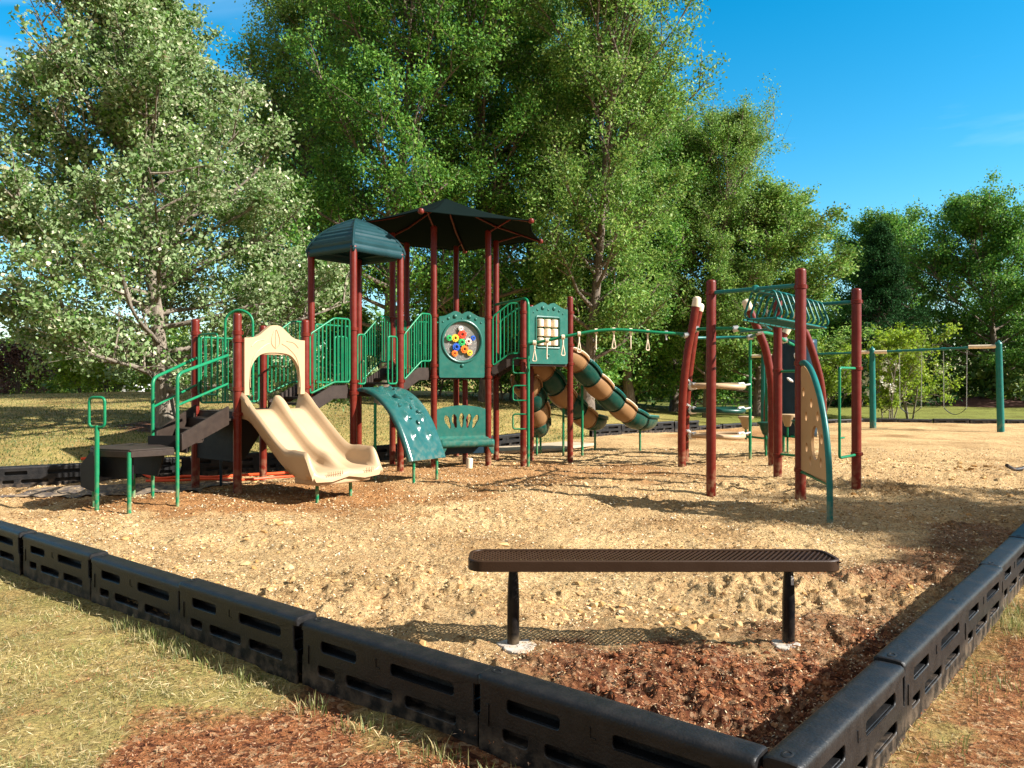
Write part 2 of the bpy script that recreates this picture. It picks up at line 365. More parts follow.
def hill(x, y):
    x = np.asarray(x, float); y = np.asarray(y, float)
    yb = np.interp(x, bx, by)
    d = np.clip(y-yb-.6, 0, None)*(.8)
    fade = 1-sstep(-1, 9, x)*.85
    up = .125*d*sstep(0, 3, d)*fade
    up = 1.3*(1-np.exp(-up/1.3))*(1-.8*sstep(33, 56, np.hypot(x, y)))
    far = sstep(45, 200, np.hypot(x, y))*1.0
    return up+far+.06*fbm(x, y, 5., 2, 5)*sstep(0, 2, d)
def hz(x, y): return float(hill(np.array([x]), np.array([y]))[0])
# ------------------------------------------------------------ ground
def ground_zone(x, y):
    """r: red-brown mulch, g: pale rubble, b: orange soil / dry grass amount"""
    rr = np.hypot(x-.55, (y-3.1))
    n = fbm(x, y, .8, 4, 21)
    red = sstep(.35, -.25, (np.hypot((x-1.05)/1.25, (y-3.25)/1.1)-1.)+n*.55)
    red = np.maximum(red, sstep(.1, -.4, np.abs((x-.8)*.755-(y-2.43)*.655+.55)-.5+n*.4)*(y < 8)*.75)
    pale = sstep(-.05, .45, fbm(x, y, 1.7, 4, 33)+.25*sstep(1.5, -4, x)*sstep(4, 6, y))
    org = sstep(.45, -.3, np.hypot((x+3.2)/2.6, (y-9.9)/1.3)-1.+n*.5)
    org = np.maximum(org, sstep(.4, -.3, np.hypot((x+.5)/3., (y-12.6)/1.7)-1.+n*.6)*.8)
    org = np.maximum(org, sstep(.4, -.3, np.hypot((x-6.5)/2., (y-21.5)/2.5)-1.+n*.6)*.8)
    return red, pale, org
def lawn_zone(x, y):
    n = fbm(x, y, .7, 4, 41)
    m1 = sstep(.45, -.30, np.hypot((x+.85)/.98, (y-2.90)/.74)-1.+n*.85)            # mulch patch in front
    m1 = np.maximum(m1, sstep(.3, -.3, np.hypot((x-.6)/1.1, (y-1.6)/.8)-1.+n*.4))
    right = sstep(-.1, .35, ((x-.8)*.755-(y-2.43)*.655))
    m1 = np.maximum(m1, right*sstep(-.6, .0, .3+n-.05*(y-2))*(y < 12)*.9)
    m2 = sstep(.3, -.2, np.hypot((x+7.2)/1.5, (y-17.4)/1.2)-1+n*.3)                # ring under the silver tree
    m2 = np.maximum(m2, sstep(.2, -.1, np.hypot((x-29.)/5.2, (y-44.)/4)-1))
    green = sstep(2, 9, x)*sstep(15, 25, y)
    green = np.maximum(green, .22*sstep(.0, .5, fbm(x, y, .5, 3, 55)))
    dry = sstep(-.2, .5, fbm(x, y, 1.1, 3, 61))
    return m1, m2, green, dry
def soil_h(x, y):
    r = np.hypot(x, y); near = sstep(30, 8, r)
    red, pale, org = ground_zone(x, y)
    h = .035*fbm(x, y, 2.2, 3, 3)
    rid = 1-np.abs(fbm(x, y, .34, 3, 9)); rid = np.clip(rid, 0, 1)**3
    patch = sstep(-.25, .45, fbm(x, y, 1.5, 3, 14))
    belt = np.clip(sstep(.7, 0, np.abs(y-5.35-.1*x)/1.1)*.8+sstep(1.6, 0, np.abs(y-10.2-.1*x))*sstep(1, 3, x)*.9, 0, 1)
    amp = .012+.035*patch*(.3+belt)+.022*red
    h += amp*rid*near
    h += (.007+.010*patch)*fbm(x, y, .09, 4, 19, .62)*near+.02*fbm(x, y, .6, 3, 17)*near+.004*fbm(x, y, .03, 2, 23)*sstep(9, 3, r)
    wn = fbm(x, y, .25, 2, 44)*.08; zone = np.clip(belt*1.1*patch+.5*patch*sstep(.1, .5, fbm(x, y, .7, 2, 46))+red*.7, 0, 1)
    for sc_, am, sd in ((.21, .045, 101), (.085, .022, 103)):
        f1, f2, hv = worley(x+wn, y+wn*.7, sc_, sd); h += am*hv*np.clip((f2-f1)*2.6, 0, 1)**.6*zone*near*sstep(.25, .7, hv)
    h += .10*sstep(2.2, 0, np.hypot(x-5.6, (y-13.8)*.7))+.07*sstep(1.6, 0, np.hypot(x-7.6, (y-12.)*1.1))*(1+.6*fbm(x, y, .5, 3, 4))
    h += .05*sstep(.45, 0, np.hypot(x-3.45, y-9.2))
    return h-.012
def lawn_h(x, y):
    r = np.hypot(x, y)
    return hill(x, y)+.02*fbm(x, y, 1.3, 3, 71)*sstep(40, 10, r)+.008*fbm(x, y, .12, 3, 75)*sstep(12, 5, r)-.03
def ground_mat(name, lawn):
    m, t, b = nodes(name); L = t.links
    tc = t.nodes.new('ShaderNodeTexCoord'); at = t.nodes.new('ShaderNodeAttribute'); at.attribute_name = 'zone'
    sp = t.nodes.new('ShaderNodeSeparateColor'); L.new(at.outputs['Color'], sp.inputs[0])
    def noise(sc, det=6, ro=.6, dist=0):
        n = t.nodes.new('ShaderNodeTexNoise'); n.inputs['Scale'].default_value = sc; n.inputs['Detail'].default_value = det; n.inputs['Roughness'].default_value = ro; n.inputs['Distortion'].default_value = dist
        L.new(tc.outputs['Object'], n.inputs['Vector']); return n.outputs['Fac']
    def ramp(src, els):
        r = t.nodes.new('ShaderNodeValToRGB'); e = r.color_ramp.elements
        e[0].position = els[0][0]; e[0].color = (*els[0][1], 1); e[1].position = els[-1][0]; e[1].color = (*els[-1][1], 1)
        for p, c in els[1:-1]: x = e.new(p); x.color = (*c, 1)
        L.new(src, r.inputs[0]); return r.outputs[0]
    def mix(f, a, c, mode='MIX'):
        x = t.nodes.new('ShaderNodeMix'); x.data_type = 'RGBA'; x.blend_type = mode
        if isinstance(f, float): x.inputs[0].default_value = f
        else: L.new(f, x.inputs[0])
        L.new(a, x.inputs[6])
        if isinstance(c, tuple): x.inputs[7].default_value = (*c, 1)
        else: L.new(c, x.inputs[7])
        return x.outputs[2]
    vo = t.nodes.new('ShaderNodeTexVoronoi'); vo.inputs['Scale'].default_value = 34; vo.inputs['Randomness'].default_value = 1; L.new(tc.outputs['Object'], vo.inputs['Vector'])
    vs_ = t.nodes.new('ShaderNodeSeparateColor'); L.new(vo.outputs['Color'], vs_.inputs[0])
    vo2 = t.nodes.new('ShaderNodeTexVoronoi'); vo2.inputs['Scale'].default_value = 85; L.new(tc.outputs['Object'], vo2.inputs['Vector'])
    vs2 = t.nodes.new('ShaderNodeSeparateColor'); L.new(vo2.outputs['Color'], vs2.inputs[0])
    fine = noise(28, 10, .8); mid = noise(3.2, 8, .7); big = noise(.8, 5, .6)
    speck = ramp(vs2.outputs[0], [(0, (.42, .38, .34)), (.12, (.85, .82, .8)), (.6, (1.0, 1.0, 1.0)), (1, (1.22, 1.2, 1.15))])
    if not lawn:
        sand = ramp(fine, [(.25, (.20, .115, .045)), (.45, (.46, .30, .135)), (.6, (.58, .41, .21)), (.8, (.70, .54, .32))])
        rub = ramp(fine, [(.3, (.34, .215, .09)), (.5, (.60, .42, .20)), (.75, (.74, .58, .34))])
        redc = ramp(vs_.outputs[0], [(0, (.065, .022, .010)), (.4, (.15, .05, .022)), (.75, (.24, .10, .045)), (1, (.38, .24, .14))])
        orgc = ramp(fine, [(.3, (.20, .085, .030)), (.55, (.40, .20, .075)), (.8, (.52, .31, .14))])
        c = mix(sp.outputs[1], sand, rub)
        c = mix(ramp(mid, [(.42, (0, 0, 0)), (.62, (.6, .6, .6))]), c, mix(.5, sand, orgc))
        c = mix(sp.outputs[2], c, orgc)
        c = mix(sp.outputs[0], c, redc)
    else:
        dry = ramp(fine, [(.3, (.22, .15, .05)), (.5, (.42, .30, .11)), (.75, (.56, .42, .18))])
        grn = ramp(fine, [(.3, (.09, .11, .02)), (.5, (.17, .19, .035)), (.75, (.27, .27, .06))])
        mul = ramp(vs_.outputs[0], [(0, (.09, .03, .014)), (.4, (.27, .10, .038)), (.75, (.38, .17, .07)), (1, (.55, .36, .20))])
        mulb = ramp(vs_.outputs[0], [(0, (.04, .018, .01)), (.5, (.11, .045, .022)), (1, (.19, .09, .05))])
        far = ramp(fine, [(.3, (.10, .13, .025)), (.55, (.20, .20, .05)), (.8, (.32, .28, .09))])
        c = mix(sp.outputs[1], dry, grn)
        c = mix(ramp(mid, [(.4, (0, 0, 0)), (.6, (.5, .5, .5))]), c, far)
        c = mix(sp.outputs[0], c, mul)
        at2 = at.outputs['Alpha']; c = mix(at2, c, mulb)
    c = mix(1.0, c, ramp(big, [(.3, (.62, .55, .48)), (.5, (1, 1, 1)), (.7, (1.12, 1.12, 1.12))]), 'MULTIPLY')
    c = mix(1.0, c, ramp(noise(7.5, 8, .75), [(.34, (.55, .47, .40)), (.46, (1, 1, 1)), (.7, (1.1, 1.1, 1.1))]), 'MULTIPLY')
    c = mix(1.0, c, speck, 'MULTIPLY')
    L.new(c, b.inputs['Base Color']); b.inputs['Roughness'].default_value = .95; b.inputs['Specular IOR Level'].default_value = .15
    ma = t.nodes.new('ShaderNodeMath'); ma.operation = 'ADD'; L.new(fine, ma.inputs[0])
    mb = t.nodes.new('ShaderNodeMath'); mb.operation = 'MULTIPLY'; mb.inputs[1].default_value = .5; L.new(vo.outputs['Distance'], mb.inputs[0]); L.new(mb.outputs[0], ma.inputs[1])
    bp = t.nodes.new('ShaderNodeBump'); bp.inputs['Strength'].default_value = 1.; bp.inputs['Distance'].default_value = .035
    L.new(ma.outputs[0], bp.inputs['Height']); L.new(bp.outputs[0], b.inputs['Normal'])
    return m
M['soil'] = ground_mat('playground_soil', False); M['lawn'] = ground_mat('lawn_ground', True)
def polar(a0, a1, na, r0, r1, nr):
    th = np.radians(np.linspace(a0, a1, na)); r = np.geomspace(r0, r1, nr)
    RR, TT = np.meshgrid(r, th, indexing='ij'); X = RR*np.sin(TT); Y = RR*np.cos(TT)
    i = np.arange(nr-1)[:, None]*na+np.arange(na-1)[None, :]
    F = np.stack([i, i+1, i+na+1, i+na], -1).reshape(-1, 4)[:, ::-1]
    return X.ravel(), Y.ravel(), F
def dist_poly(x, y):
    d = np.full(x.shape, 1e9); k = len(POLY)
    for i in range(k):
        ax, ay = POLY[i]; bx_, by_ = POLY[(i+1) % k]; vx, vy = bx_-ax, by_-ay
        t = np.clip(((x-ax)*vx+(y-ay)*vy)/(vx*vx+vy*vy), 0, 1); d = np.minimum(d, np.hypot(x-ax-t*vx, y-ay-t*vy))
    return d
def make_ground():
    sets = [polar(-48, 48, 900, .9, 34, 620), ]
    X, Y, F = sets[0]
    cx = X[F].mean(1); cy = Y[F].mean(1); ins = inside(cx, cy); near = dist_poly(X, Y)
    cr_ = (cx-.8)*.613+(cy-2.43)*.79
    fi = F[inside(cx, cy) & (cr_ > .06)]
    def compact(F, zf, zonef, mat, name):
        u, inv = np.unique(F, return_inverse=True); x = X[u]; y = Y[u]
        return bulk(name, np.stack([x, y, zf(x, y)], 1), inv.reshape(-1, 4), mat, smooth=True, attrs={'zone': zonef(x, y)})
    def sz(x, y): r, p, o = ground_zone(x, y); return np.stack([r, p, o, np.ones_like(r)], 1)
    def lz(x, y): a, b_, g, d = lawn_zone(x, y); return np.stack([a, g, d, b_], 1)
    so_ = compact(fi, soil_h, sz, M['soil'], 'playground_soil'); tag(so_, kind='structure')
    # outer lawn: fine in front, coarse all round; carries on under the play soil a little lower
    def lh(x, y): return lawn_h(x, y)-np.where(inside(x, y), sstep(0, .25, dist_poly(x, y))*.16, 0)
    la = compact(F, lh, lz, M['lawn'], 'lawn'); tag(la, kind='structure')
    for nm, (a0, a1, na, r0, r1, nr) in (('lawn', (-48, 48, 160, 34, 900, 60)), ('lawn', (48, 312, 150, .9, 900, 90))):
        x, y, f = polar(a0, a1, na, r0, r1, nr)
        o = bulk(nm, np.stack([x, y, lh(x, y)], 1), f, M['lawn'], smooth=True, attrs={'zone': lz(x, y)}); tag(o, kind='structure')
    # play soil beyond the fine sector
    x, y, f = polar(-75, -48, 120, .9, 34, 200); X2 = x[f].mean(1); Y2 = y[f].mean(1); f2 = f[inside(X2, Y2)]
    if len(f2): o = bulk('playground_soil', np.stack([x, y, soil_h(x, y)], 1), f2, M['soil'], smooth=True, attrs={'zone': sz(x, y)}); tag(o, kind='structure')
    x, y, f = polar(48, 75, 60, .9, 34, 120); X2 = x[f].mean(1); Y2 = y[f].mean(1); f2 = f[inside(X2, Y2)]
    if len(f2): o = bulk('playground_soil', np.stack([x, y, soil_h(x, y)], 1), f2, M['soil'], smooth=True, attrs={'zone': sz(x, y)}); tag(o, kind='structure')
    ms = np.zeros((1, 3)); ms[0] = (0, 0, -.5)
make_ground()
path = MB(); pp = [(-.35, 17.2), (.35, 16.6), (2.2, 17.9), (4.6, 19.6), (6.6, 21.6), (6.0, 22.1), (4.1, 20.4), (1.9, 18.7)]
pth = MB().plate([(-1.3, 15.9), (-.2, 15.6), (.9, 16.2), (1.9, 17.6), (1.2, 18.1), (.3, 17.0), (-.5, 16.6), (-1.3, 16.6)], (), .06).build('concrete_path', M['path'], bevel=.01)
pth.location = (0, 0, .03); tag(pth, kind='structure')
# dark sheet over the soil by the entry steps
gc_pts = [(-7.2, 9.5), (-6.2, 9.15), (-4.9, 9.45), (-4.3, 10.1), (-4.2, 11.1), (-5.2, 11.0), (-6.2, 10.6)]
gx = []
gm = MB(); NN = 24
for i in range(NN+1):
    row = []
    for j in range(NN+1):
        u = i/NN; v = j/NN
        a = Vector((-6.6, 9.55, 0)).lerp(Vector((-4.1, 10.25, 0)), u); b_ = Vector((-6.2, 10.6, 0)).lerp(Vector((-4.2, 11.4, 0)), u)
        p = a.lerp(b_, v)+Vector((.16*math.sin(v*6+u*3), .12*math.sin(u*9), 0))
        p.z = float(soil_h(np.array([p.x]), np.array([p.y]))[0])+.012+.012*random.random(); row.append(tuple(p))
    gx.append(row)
gm.grid(gx, flip=True); o = gm.build('dark_ground_sheet', pmat('dark_sheet', (.075, .06, .052), .9, .3, 5, .6, 90, dust=.6, dusth=.2)); tag(o, 'dark sheet laid flat on the soil behind the entry steps', 'ground cloth')

# ------------------------------------------------------------ clods, chips, grass
rng = np.random.default_rng(11)
def scatter(n, xr, yr, prob):
    x = rng.uniform(*xr, n); y = rng.uniform(*yr, n); k = rng.random(n) < prob(x, y); return x[k], y[k]
ICO_V = None
def rocks(name, x, y, size, hf, mat, label=None):
    t = (1+5**.5)/2
    V = np.array([(-1, t, 0), (1, t, 0), (-1, -t, 0), (1, -t, 0), (0, -1, t), (0, 1, t), (0, -1, -t), (0, 1, -t), (t, 0, -1), (t, 0, 1), (-t, 0, -1), (-t, 0, 1)])/1.9
    Fc = np.array([(0, 11, 5), (0, 5, 1), (0, 1, 7), (0, 7, 10), (0, 10, 11), (1, 5, 9), (5, 11, 4), (11, 10, 2), (10, 7, 6), (7, 1, 8), (3, 9, 4), (3, 4, 2), (3, 2, 6), (3, 6, 8), (3, 8, 9), (4, 9, 5), (2, 4, 11), (6, 2, 10), (8, 6, 7), (9, 8, 1)])
    n = len(x); sc = rng.uniform(.55, 1.3, (n, 1, 3))*np.array([1, 1, .62])*size[:, None, None]
    P = V[None]*rng.uniform(.62, 1.22, (n, 12, 1)); P = P*sc
    a = rng.uniform(0, 6.28, n); c, s_ = np.cos(a)[:, None], np.sin(a)[:, None]
    Q = np.stack([P[..., 0]*c-P[..., 1]*s_, P[..., 0]*s_+P[..., 1]*c, P[..., 2]], -1)
    Q += np.stack([x, y, hf(x, y)+size*.02], -1)[:, None, :]
    F = (Fc[None]+np.arange(n)[:, None, None]*12).reshape(-1, 3)
    return tag(bulk(name, Q.reshape(-1, 3), F, mat, flat=True), label, None, None, 'stuff')
def flat_bits(name, x, y, hf, l, w_, mat, label, tilt=.35, lift=.006):
    n = len(x); C = np.stack([x, y, hf(x, y)+lift+rng.uniform(0, .012, n)], 1)
    N = np.stack([rng.normal(0, tilt, n), rng.normal(0, tilt, n), np.ones(n)], 1); a = rng.uniform(0, 6.28, n)
    D = np.stack([np.cos(a), np.sin(a), rng.normal(0, tilt, n)], 1)
    v, f = leaf_arrays(C, N, D, l, w_, .12); return tag(bulk(name, v, f, mat), label, None, None, 'stuff')
def pr_clod(x, y):
    r = np.hypot(x, y); q = sstep(-.1, .5, fbm(x, y, 1.1, 3, 81))
    belt = sstep(.9, 0, np.abs(y-5.3-.1*x))*.8+sstep(1.8, 0, np.abs(y-10.4))*(x > 1)
    return inside(x, y)*(np.abs(x) < .75*y+.6)*(dist_poly(x, y) > .12)*(.05+.5*q+.5*belt)*np.clip(6/r, 0, 1)
x, y = scatter(60000, (-7, 9), (3, 16), pr_clod)
sz_ = .006+.007*rng.pareto(2.6, len(x)); sz_ = np.clip(sz_, .006, .045)*np.clip(np.hypot(x, y)/6, .7, 1.25)
red, pale, org = ground_zone(x, y); k = red > .45
rocks('soil_clods', x[~k], y[~k], sz_[~k], soil_h, M['clod'], 'loose pale clods and stones strewn over the sandy soil')
rocks('red_soil_clods', x[k], y[k], sz_[k]*1.0, soil_h, M['clod_red'], 'dark red clods of earth in the near corner')
x, y = scatter(420000, (-8, 11), (3, 17), lambda x, y: inside(x, y)*(np.abs(x) < .72*y+.6)*(dist_poly(x, y) > .1)*(.25+.75*sstep(-.3, .4, fbm(x, y, .5, 3, 88)))*np.clip(4.5/np.hypot(x, y), 0, 1)**1.5)
M['litter'] = leafmat('soil_litter', [(.16, .08, .03), (.32, .19, .08), (.50, .36, .18), (.66, .53, .34), (.22, .12, .05), (.74, .64, .46)], trans=0., drift=(1.2, .7, 1.15))
q = np.clip(np.hypot(x, y)/6, .7, 1.6)
flat_bits('soil_litter', x, y, soil_h, rng.uniform(.008, .030, len(x))*q, rng.uniform(.005, .014, len(x))*q, M['litter'], 'fine crumbs and wood chips littered over the sandy soil', tilt=.6, lift=.004)
# a heap of larger pale rocks behind the bench
cl = []
for cx, cy, n, sp, smx in ((1.0, 5.0, 60, .42, .045), (.55, 5.15, 40, .25, .04), (-.75, 5.9, 40, .3, .03), (-1.9, 7.2, 70, .8, .03), (1.15, 4.75, 6, .12, .075), (2.25, 5.4, 8, .2, .04), (3.4, 9.3, 60, .35, .035), (5.7, 13.4, 90, 1., .055), (7.4, 12.2, 60, .7, .06)):
    cl.append(np.stack([rng.normal(cx, sp, n), rng.normal(cy, sp*.6, n), rng.uniform(.012, smx, n)], 1))
cl = np.concatenate(cl); rocks('pale_rocks', cl[:, 0], cl[:, 1], cl[:, 2], soil_h, M['clod'], 'cluster of larger pale sandstone lumps heaped on the soil')
x = rng.normal(1.35, .6, 500); y = rng.normal(3.75, .35, 500); k = inside(x, y) & (dist_poly(x, y) > .15); x = x[k]; y = y[k]
rocks('dark_earth_lumps', x, y, rng.uniform(.008, .026, len(x)), soil_h, M['clod_red'], 'crumbly dark red earth lumps heaped by the right bench leg')
x, y = scatter(170000, (-1.5, 5.5), (2.3, 8), lambda x, y: inside(x, y)*(.08+.9*ground_zone(x, y)[0])*(np.abs(x) < .72*y+.4)*np.clip(4/np.hypot(x, y), 0, 1))
flat_bits('mulch_chips', x, y, soil_h, rng.uniform(.006, .030, len(x)), rng.uniform(.002, .007, len(x)), M['chips'], 'shredded red brown mulch chips in the near corner of the pit')
x, y = scatter(260000, (-3, 4.5), (1.5, 6.5), lambda x, y: (~inside(x, y))*(.05+.95*lawn_zone(x, y)[0])*(np.abs(x) < .72*y+.4)*np.clip(3.4/np.hypot(x, y), 0, 1)*(dist_poly(x, y) > .08))
flat_bits('outer_mulch', x, y, lawn_h, rng.uniform(.006, .026, len(x)), rng.uniform(.002, .006, len(x)), M['chips'], 'shredded mulch chips on the ground outside the border')
def blades(name, x, y, hf, h, w_, mat, label, lean=.5):
    n = len(x); a = rng.uniform(0, 6.28, n); ln = rng.uniform(.1, 1, n)*lean
    bs = np.stack([x, y, hf(x, y)-.004], 1); d = np.stack([np.cos(a)*ln, np.sin(a)*ln, np.ones(n)], 1)
    sd = np.stack([-np.sin(a+rng.normal(0, .6, n)), np.cos(a), np.zeros(n)], 1)*w_[:, None]*.5
    tip = bs+d*h[:, None]; midp = bs+d*h[:, None]*np.array([.4, .4, .6])
    v = np.stack([bs-sd, bs+sd, midp+sd*.8, tip, midp-sd*.8], 1).reshape(-1, 3)
    i = np.arange(n)[:, None]*5
    F = np.concatenate([i+np.array([[0, 1, 2, 4]])], 0); T = i+np.array([[4, 2, 3, 3]])
    me_f = np.concatenate([F, ], 0)
    # tips as degenerate-free triangles go in a second pass: use tris only
    tri = np.concatenate([i+np.array([[0, 1, 2]]), i+np.array([[0, 2, 4]]), i+np.array([[4, 2, 3]])], 0)
    return tag(bulk(name, v, tri, mat), label, None, None, 'stuff')
def pr_gr(x, y):
    a, b_, g, d = lawn_zone(x, y)
    return (~inside(x, y))*(np.abs(x) < .72*y+.5)*(dist_poly(x, y) > .05)*np.clip((1-a*1.02), .02, 1)*np.clip((3.2/np.hypot(x, y))**1.3, 0, 1)*(.25+.75*sstep(-.35, .25, fbm(x, y, .45, 3, 97)))
x, y = scatter(260000, (-7, .9), (1.4, 10), lambda x, y: pr_gr(x, y)*(((x-.8)*.755-(y-2.43)*.655) < .1))
print('grass', len(x))
blades('dry_grass', x, y, lawn_h, rng.uniform(.012, .042, len(x)), rng.uniform(.0018, .004, len(x)), M['grass'], 'dry yellow green grass outside the left run of border timbers', 1.3)
x, y = scatter(60000, (.8, 6), (1.6, 8), lambda x, y: pr_gr(x, y)*.55*sstep(-.1, .5, fbm(x, y, .5, 2, 95)))
blades('sparse_grass', x, y, lawn_h, rng.uniform(.02, .06, len(x)), rng.uniform(.0025, .005, len(x)), M['grass'], 'sparse dry grass outside the right run of border timbers', 1.2)
x, y = scatter(150000, (-7, 5.5), (1.8, 7), lambda x, y: pr_gr(x, y)*np.where(((x-.8)*.755-(y-2.43)*.655) < .1, 1., .4))
M['straw'] = leafmat('straw_litter', [(.30, .24, .10), (.50, .40, .20), (.66, .55, .32), (.38, .26, .12)], trans=.1, drift=(1.6, .6, 1.2))
flat_bits('straw_litter', x, y, lawn_h, rng.uniform(.02, .07, len(x)), rng.uniform(.0015, .0035, len(x)), M['straw'], 'pale dead straw lying through the dry grass outside the border', tilt=.5, lift=.012)
# longer tufts against the border
tx = []; ty = []
for k in range(26):
    t = rng.uniform(.2, 4.6); px_, py_ = along(C0, lv, t); ox = -.613*.16; oy = -.79*.16
    n = rng.integers(12, 60); tx.append(rng.normal(px_+ox, .05, n)); ty.append(rng.normal(py_+oy, .04, n))
for t in (3.2, 3.35, 3.6, 3.9, 2.0, 2.2, 1.2):
    px_, py_ = along(C0, rw, t); n = 110 if t > 3 else 40; tx.append(rng.normal(px_+.2, .09, n)); ty.append(rng.normal(py_-.17, .09, n))
tx = np.concatenate(tx); ty = np.concatenate(ty); k = ~inside(tx, ty) & (dist_poly(tx, ty) > .06); tx = tx[k]; ty = ty[k]
blades('grass_tufts', tx, ty, lawn_h, rng.uniform(.03, .085, len(tx)), rng.uniform(.003, .006, len(tx)), M['grass'], 'taller grass tufts growing against the border timbers', .7)
# coarse grass over the rise behind
x, y = scatter(160000, (-20, 3), (11, 30), lambda x, y: (~inside(x, y))*(np.abs(x) < .72*y+.5)*(dist_poly(x, y) > .15)*np.clip(14/np.hypot(x, y), 0, 1)**2*(1-lawn_zone(x, y)[1]))
blades('hill_grass', x, y, lawn_h, rng.uniform(.025, .055, len(x)), rng.uniform(.010, .018, len(x)), M['grass_hill'], 'rough grass over the rise behind the playground', 1.1)

# ------------------------------------------------------------ border timbers
def make_timber():
    root = thing('border_timber', 'x', 'border timber', local=True, group='black plastic timbers edging the playground')
    L_ = 1.155; H_ = .29; dp = .128
    b = MB()
    Mx = Matrix(((1, 0, 0, 0), (0, 0, -1, 0), (0, 1, 0, 0), (0, 0, 0, 1)))          # local x along, y up, z out (-y side)
    def s2(a, c, z0, z1): return rrect(a*L_, z0, c*L_, z1, .016)[::-1]
    slots = [s2(.13, .35, .168, .220), s2(.55, .88, .168, .220), s2(.11, .22, .048, .098), s2(.29, .56, .048, .098), s2(.63, .89, .048, .098)]
    out = [(0.005, -.08), (L_-.005, -.08), (L_-.005, .12), (L_-.03, .13), (L_-.03, .262), (.012, .262), (.012, .13), (.005, .12)]
    b.plate(out, slots, .012, Mx, z0=dp/2-.006)
    b.plate([(p[0], p[1]) for p in out], [], .012, Mx, z0=-dp/2+.006)
    # ledges and ribs inside
    for z in (.162, .042, .226, .104): b.box((L_/2-.01, 0, z), (L_-.07, dp-.026, .010))
    for u in (.07, .455, .93): b.box((u*L_, 0, .193), (.012, dp-.026, .078))
    for u in (.07, .255, .595, .93): b.box((u*L_, 0, .02), (.012, dp-.026, .18))
    b.build('body', M['timber'], root, bevel=.004)
    b2 = MB().plate([(.03, -.02), (L_-.05, -.02), (L_-.05, .25), (.03, .25)], [], .01, Mx, z0=-.008); b2.build('web', M['timber'], root)
    # rounded cap
    prof = [(-.0665, .250), (-.067, .268), (-.063, .281), (-.052, .289), (-.03, .2915), (.03, .2915), (.052, .289), (.063, .281), (.067, .268), (.0665, .250), (.054, .246), (-.054, .246)]
    rows = []
    for x, sc in ((0.0, .90), (.004, .97), (.012, 1), (.03, 1), (L_-.03, 1), (L_-.012, 1), (L_-.004, .97), (L_, .90)):
        rows.append([(x, p[0]*sc, .25+(p[1]-.25)*sc) for p in prof])
    c = MB().grid(rows, wrap=True); k = len(prof)
    c.f.append(tuple(range(k))[::1]); c.f.append(tuple((len(rows)-1)*k+i for i in range(k))[::-1])
    c.build('cap', M['timber'], root, angle=50)
    # stake: flat head seated in its oval hole near one end
    Mt = Matrix.Translation((.052, 0, .2925)) @ Matrix.Diagonal((1.5, 1, 1, 1))
    st = MB().lathe([(.0195, -.006), (.0195, .0), (.017, .0015), (.012, .0015), (.011, -.002), (.001, -.002)], Mt, 16)
    st.build('stake_head', M['metal_dull'], root)
    MB().box((.055, -dp/2-.0035, .135), (.010, .004, .09)).build('moulded_rib', M['timber'], root, bevel=.001)
    MB().plate([(.465*L_, .178), (.465*L_+.028, .178), (.465*L_+.028, .184), (.465*L_+.006, .184), (.465*L_+.006, .222), (.465*L_, .222)], [], .004, Mx, z0=dp/2+.001).build('moulded_mark', M['timber'], root)
    return root
M['metal_dull'] = pmat('dull_black_metal', (.008, .008, .008), .5, .3, 20)
proto_t = make_timber(); used = False
def run(pts, labels, mod=1.17, shared=None):
    """walk along a polyline with the outer face on the -y local side"""
    global used
    i = 0
    for a, b_ in zip(pts[:-1], pts[1:]):
        d = dist(a, b_); n = max(1, round(d/mod)); ang = math.atan2(b_[1]-a[1], b_[0]-a[0])
        for k in range(n):
            o = proto_t if not used else copy_tree(proto_t); used = True
            sk = .16 if globals().get('sunk') else 0
            p = along(a, (math.cos(ang), math.sin(ang)), d/n*k)
            o.location = (p[0], p[1], random.uniform(-.012, .008)-sk); o.rotation_euler = (R(random.uniform(-1.2, 1.2)), R(random.uniform(-.5, .5)), ang+R(random.uniform(-.9, .9))); o.scale = (d/n/1.165, 1, 1)
            o['label'] = labels[i] if i < len(labels) else (shared or labels[-1]); i += 1
ords = ['first', 'second', 'third', 'fourth', 'fifth', 'sixth', 'seventh', 'eighth', 'ninth', 'tenth', 'eleventh', 'twelfth', 'thirteenth', 'fourteenth', 'fifteenth']
# left run: points run towards the near corner so the slotted face looks outwards
CL = (C0[0]+.613*.075, C0[1]+.79*.075); pl = [along(CL, lv, 1.17*9+.03), along(CL, lv, .03)]
run(pl, [f'black slotted border timber in the shaded left run, {ords[8-k]} from near corner' for k in range(9)])
CRr = (C0[0]+.755*.035, C0[1]-.655*.035); pr = [along(CRr, rw, .05), along(CRr, rw, 1.17*15+.05)]
run(pr, [f'sunlit grey black border timber in the right run, {ords[k]} from near corner' for k in range(15)])
run([BACK[0], LEND][::-1], ['black border timber at the far left end, behind the shaded left run'], 1.17)
run(BACK[:4], [f'black slotted border timber in the back run behind the slide, {ords[k]} from left' for k in range(12)], 1.17)
run(BACK[4:6], [f'dark border timber beyond the green slide exits, {ords[k]} from left' for k in range(5)], 1.17)
sunk = True
run(BACK[5:], [f'half sunk border timber in the farthest run by the swings, {ords[k]} from left' for k in range(15)], 1.17)
